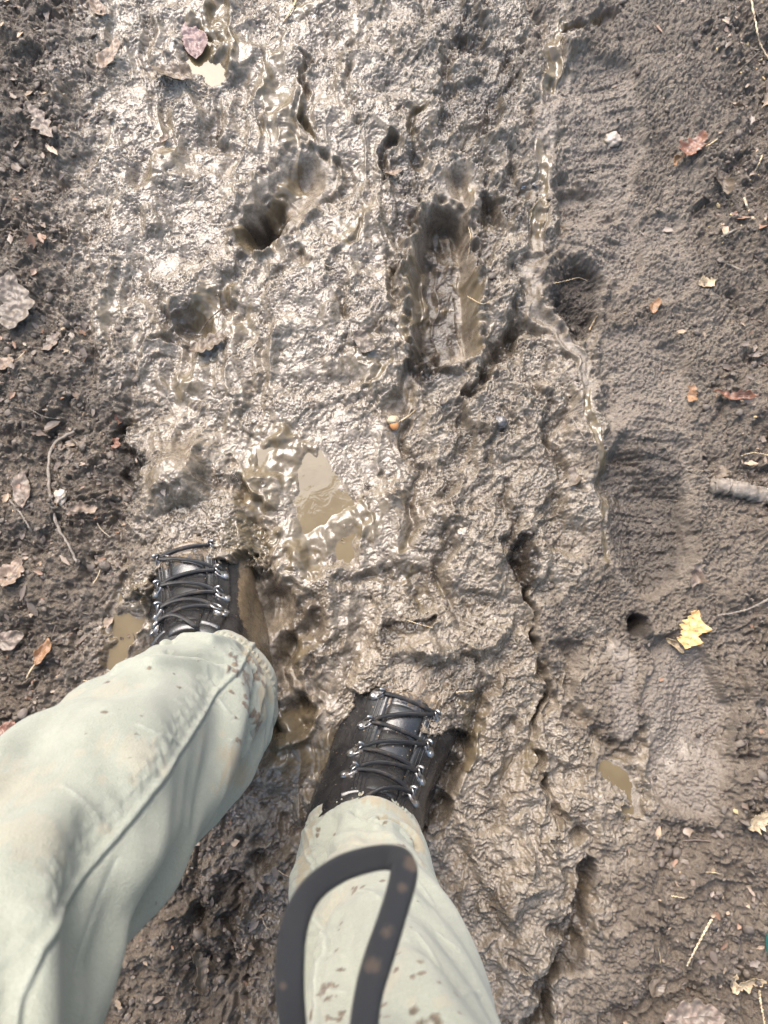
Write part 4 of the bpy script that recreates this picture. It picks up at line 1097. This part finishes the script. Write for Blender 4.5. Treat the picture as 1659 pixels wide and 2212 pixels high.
# thick root on the right
C = ground_path([(1536, 1052), (1560, 1050), (1600, 1058), (1680, 1078), (1760, 1090)], 18, .004, 70, 0)
s_ = S(1600, 1060); k = np.arange(70)
rr = 17 * s_ * (1 + .07 * np.sin(k * 1.3) + .10 * perlin(k * .2, k * 0 + 4.4, 72)) * np.clip(k / 5, .35, 1) ** .5
V, F = tube(C, rr, 28); V = V + (perlin(V[:, 0] * 160, V[:, 1] * 320, 73) * .0022)[:, None]
tag(mesh_obj("tree_root", V, F, BK['grey']), "thick ringed grey root lying across the right edge", "root")

def stone_mat(name, a, b, rough=.4):
    n = NT(name); co = n.co()
    c = n.mix(n.ramp(n.noise(90, 4, .6, co), .35, .65), a, b); c = n.mix(n.ramp(n.noise(60, 5, .7, co), .55, .72), c, (.12, .094, .07))
    n.set(Base_Color=c, Roughness=rough); n.bump(n.noise(240, 4, .6, co), .5, .0015)
    return n.m
SM = {'pale': stone_mat("pale_stone", (.30, .255, .205), (.22, .18, .145)), 'blue': stone_mat("blue_grey_stone", (.17, .18, .20), (.12, .125, .14), .25),
      'dark': stone_mat("dark_stone", (.05, .047, .047), (.085, .078, .075), .2), 'clay': stone_mat("clay_clod", (.24, .20, .165), (.18, .145, .115), .5)}
def ico(sub):
    bm = bmesh.new(); bmesh.ops.create_icosphere(bm, subdivisions=sub, radius=1.0)
    V = np.array([v.co for v in bm.verts]); F = [tuple(v.index for v in f.verts) for f in bm.faces]; bm.free()
    return V, F
ICO = {k: ico(k) for k in (1, 2, 3, 4)}
def stone(px, py, a, b, ang, mat, label, seed, name="pebble", cat="pebble", amp=.22, sink=.35):
    V, F = ICO[4]; s_ = S(px, py); p = P(px, py)
    d = 1 + amp * perlin(V[:, 0] * 1.7 + seed, V[:, 1] * 1.7 + V[:, 2] * 1.3, 80) * 2 + .06 * perlin(V[:, 0] * 7 + seed, V[:, 1] * 7 + V[:, 2] * 5, 81)
    V = V * d[:, None] * np.array([a * s_ / 2, b * s_ / 2, min(a, b) * s_ * .36])
    h = px_dir(px, py, ang); c, s2 = math.cos(h), math.sin(h)
    z = hmax(p[0], p[1], a * s_ * .3) + min(a, b) * s_ * (.36 - sink)
    p = P(px, py, z)
    V = np.stack([V[:, 0] * c - V[:, 1] * s2, V[:, 0] * s2 + V[:, 1] * c, V[:, 2]], 1) + p
    return tag(mesh_obj(name, V, F, SM[mat]), label, cat)
stone(132, 1073, 26, 34, 10, 'pale', "smooth pale pebble touching the right side of the long branch", 1)
stone(1324, 302, 36, 34, 0, 'pale', "pale rounded stone pressed into the upper right print", 2, amp=.12)
stone(1131, 402, 14, 14, 20, 'blue', "small square blue-grey stone chip right of the deep print", 5)
stone(1080, 912, 30, 30, 0, 'dark', "round black pebble in churned mud right of the acorn", 6, amp=.1)
stone(1000, 1150, 22, 20, 0, 'pale', "small pale stone on the light clay mound", 13)
stone(1155, 400, 12, 10, 30, 'dark', "tiny dark stone by the blue-grey chip", 15)
# acorn: nut with its cup
def acorn():
    px, py = 851, 916; s_ = S(px, py); p = P(px, py); z = hmax(p[0], p[1], .008) + .004; p = P(px, py, z)
    n = NT("acorn_shell"); co = n.co(); n.set(Base_Color=n.mix(n.noise(130, 3, .5, co), (.42, .17, .055), (.55, .27, .11)), Roughness=.22); n.bump(n.noise(240, 3, .5, co), .2, .001)
    root = empty("acorn", p); tag(root, "small shiny orange acorn in the mud in front of the boots", "acorn")
    V, F = ICO[3]; nut = mesh_obj("nut", V * np.array([11, 14, 11]) * s_ * .9 * (1 - .12 * V[:, 1:2]), F, n.m, root)
    V, F = ICO[3]; Vc = V * np.array([13, 10, 13]) * s_ * .95 + np.array([0, 9 * s_, 0]); Vc = Vc + (perlin(V[:, 0] * 9, V[:, 1] * 9 + V[:, 2] * 7, 82) * .0012)[:, None]
    mesh_obj("cup", Vc, F, BK['pale'], root)
    root.rotation_euler = (R(25), R(10), R(20))
acorn()
# green shoot at the right edge
n = NT("green_shoot"); n.set(Base_Color=(.02, .07, .055), Roughness=.4)
C = ground_path([(1668, 2000), (1656, 2030), (1660, 2066)], 5, .012, 20); V, F = tube(C, np.linspace(.0022, .0012, 20), 8)
tag(mesh_obj("grass_blade", V, F, n.m), "short blue-green grass blade at the right edge", "grass blade")
# bubbles on the slip
bub = NT("bubble_film"); bub.set(Base_Color=(.9, .88, .85), Roughness=.02, IOR=1.12, Transmission_Weight=1.0, Specular_IOR_Level=1.0)
for px, py, r, lab in ((509, 1030, 12, "round bubble on brown slip above the left boot"), (791, 1051, 9, "bubble on the shiny mud right of the puddle"), (742, 1168, 6, "small bubble at the puddle's right shore"),
                       (566, 1044, 6, "small bubble just right of the round one"), (470, 640, 7, "tiny bubble near the hollow left of centre")):
    s_ = S(px, py); p = P(px, py); z = hmax(p[0], p[1], r * s_ * .6); p = P(px, py, z)
    V, F = ICO[3]; V = V * np.array([1, 1, .75]) * r * s_ + p
    tag(mesh_obj("bubble", V, F, bub.m), lab, "bubble")

# ------------------------------------------------------------------ loose crumbs, litter and flecks
def scatter_points(mask, n, rs, lo=.25):
    """random ground spots inside the pictured strip, weighted by a mask"""
    core = np.argwhere((mask > lo) & (np.abs(X) < .80) & (Y > -.55) & (Y < 1.3))
    k = rs.integers(0, len(core), n * 3); pick = core[k]
    keep = rs.random(len(pick)) < mask[pick[:, 0], pick[:, 1]]
    pick = pick[keep][:n]
    return X[pick[:, 0], pick[:, 1]], Y[pick[:, 0], pick[:, 1]], H[pick[:, 0], pick[:, 1]]
def scatter_mesh(name, V0, F0, xs, ys, zs, size, flat, rs, mat, lift=.3, bend=0.0):
    n = len(xs); V0 = np.asarray(V0); m = len(V0); F0 = np.asarray(F0)
    a = rs.random(n) * 6.283; tx = rs.normal(0, .35, n); ty = rs.normal(0, .35, n)
    sc = size[:, None] * (1 + rs.normal(0, .22, (n, 3)).clip(-.5, .8)); sc[:, 2] *= flat
    V = V0[None] * (1 + rs.normal(0, .16, (n, m, 1))) * sc[:, None]
    V[..., 2] += V[..., 0] * tx[:, None] + V[..., 1] * ty[:, None] + bend * (V[..., 0] ** 2) / size[:, None]
    c, s2 = np.cos(a)[:, None], np.sin(a)[:, None]
    W = np.stack([V[..., 0] * c - V[..., 1] * s2 + xs[:, None], V[..., 0] * s2 + V[..., 1] * c + ys[:, None], V[..., 2] + zs[:, None] + size[:, None] * lift], -1)
    F = (F0[None] + (np.arange(n) * m)[:, None, None]).reshape(-1, F0.shape[1])
    return mesh_obj(name, W.reshape(-1, 3), F, mat, smooth=True, attrs=dict(rnd=np.repeat(rs.random(n), m), rib=np.zeros(n * m)))
def crumb_mat():
    n = NT("soil_crumbs"); co = n.co(); r = n.attr("rnd")
    c = n.mix(r, (.060, .048, .038), (.165, .135, .108)); c = n.mix(n.noise(200, 4, .6, co), c, (.09, .07, .054))
    n.set(Base_Color=c, Roughness=n.ramp(r, 0, 1, .30, .6)); n.bump(n.noise(500, 4, .7, co), .8, .002)
    return n.m
rs = np.random.default_rng(5)
soft = np.clip(soilm * 1.0 + compact * .22 + wet * (1 - slurry) * .06, 0, 1) * (1 - slick)
x_, y_, z_ = scatter_points(soft, 10000, rs, .04)
size = rs.gamma(2.2, .00085, len(x_)).clip(.0010, .0065)
tag(scatter_mesh("soil_crumbs", *ICO[2], x_, y_, z_, size, .75, rs, crumb_mat(), .15), "dark crumbly soil grains scattered on both banks", "soil", kind="stuff")
lx_, ly_ = np.meshgrid(np.linspace(-1, 1, 4), np.linspace(-1, 1, 6)); wz = 1 - .75 * np.abs(ly_) ** 1.6
LV = np.stack([lx_ * wz * .55, ly_, 0 * lx_], -1).reshape(-1, 3); LF = grid_faces(4, 6)
def flake_mat(name, cols):
    n = NT(name); r = n.attr("rnd"); co = n.co()
    rp = n.n("ShaderNodeValToRGB"); n.put(rp.inputs[0], r); el = rp.color_ramp.elements
    rp.color_ramp.interpolation = 'CONSTANT'
    el[0].color = (*cols[0], 1); el[1].color = (*cols[1], 1); el[1].position = 1 / len(cols)
    for i, c in enumerate(cols[2:], 2): e = el.new(i / len(cols)); e.color = (*c, 1)
    c = n.mix(n.ramp(n.noise(160, 4, .6, co), .45, .7, 0, .7), rp.outputs[0], (.095, .072, .053))
    n.set(Base_Color=c, Roughness=.5); n.bump(n.noise(400, 3, .6, co), .5, .001)
    return n.m
lit = np.clip(soilm - .15, 0, 1) + compact * .05
x_, y_, z_ = scatter_points(lit, 2300, rs, .04)
size = rs.gamma(3, .0013, len(x_)).clip(.0016, .0105)
tag(scatter_mesh("leaf_litter", LV, LF, x_, y_, z_, size, 1.0, rs, flake_mat("litter_flakes", [(.12, .085, .06), (.20, .15, .11), (.075, .055, .042), (.16, .125, .10), (.28, .20, .13), (.10, .075, .058), (.18, .10, .06)]), .45, .6),
    "broken brown leaf fragments strewn over the dark soil", "leaf litter", kind="stuff")
x_, y_, z_ = scatter_points(np.clip(lit + wet * .05, 0, 1), 260, rs, .03)
SV, SF = tube([(0, -1, 0), (.1, -.4, .05), (.05, .3, .1), (-.1, 1, 0)], [.07, .08, .07, .05], 5); SFq = np.array([f for f in SF if len(f) == 4])
size = rs.gamma(3, .0022, len(x_)).clip(.003, .016)
tag(scatter_mesh("fine_roots", SV, SFq, x_, y_, z_, size, 1.0, rs, flake_mat("root_hairs", [(.38, .29, .18), (.10, .075, .055), (.28, .22, .15), (.07, .05, .04)]), .2, .1),
    "hair-thin roots and stems lying over the soil", "fine roots", kind="stuff")
# pale wood flecks on the right bank, each one its own
FLK = bark("pale_flecks", (.62, .48, .26), (.50, .36, .18), .55)
edge2 = edge_r * (X > .2)
fx, fy, fz = scatter_points(np.clip(edge2 * (.25 + .9 * sstep(.2, .6, Y)), 0, 1), 95, rs, .05)
base = []
for v in range(4):
    V, F = ICO[2]; d = 1 + .5 * perlin(V[:, 0] * 2 + v * 3, V[:, 1] * 2 + V[:, 2] * 2, 85)
    me_o = mesh_obj("wood_fleck", V * d[:, None] * np.array([1, .62, .35]), F, FLK); base.append(me_o)
for i, (x, y, z) in enumerate(zip(fx, fy, fz)):
    o = base[i] if i < 4 else base[i % 4].copy()
    if i >= 4: COL.objects.link(o)
    sz = float(np.clip(rs.gamma(3, .0009), .0014, .0052))
    o.location = (float(x), float(y), float(z) + sz * .3); o.scale = (sz, sz, sz); o.rotation_euler = (rs.normal(0, .5), rs.normal(0, .5), rs.random() * 6.28)
    tag(o, "tiny pale yellow plant fragment on dark soil at the right", "plant fragment", "pale flecks on the right bank")
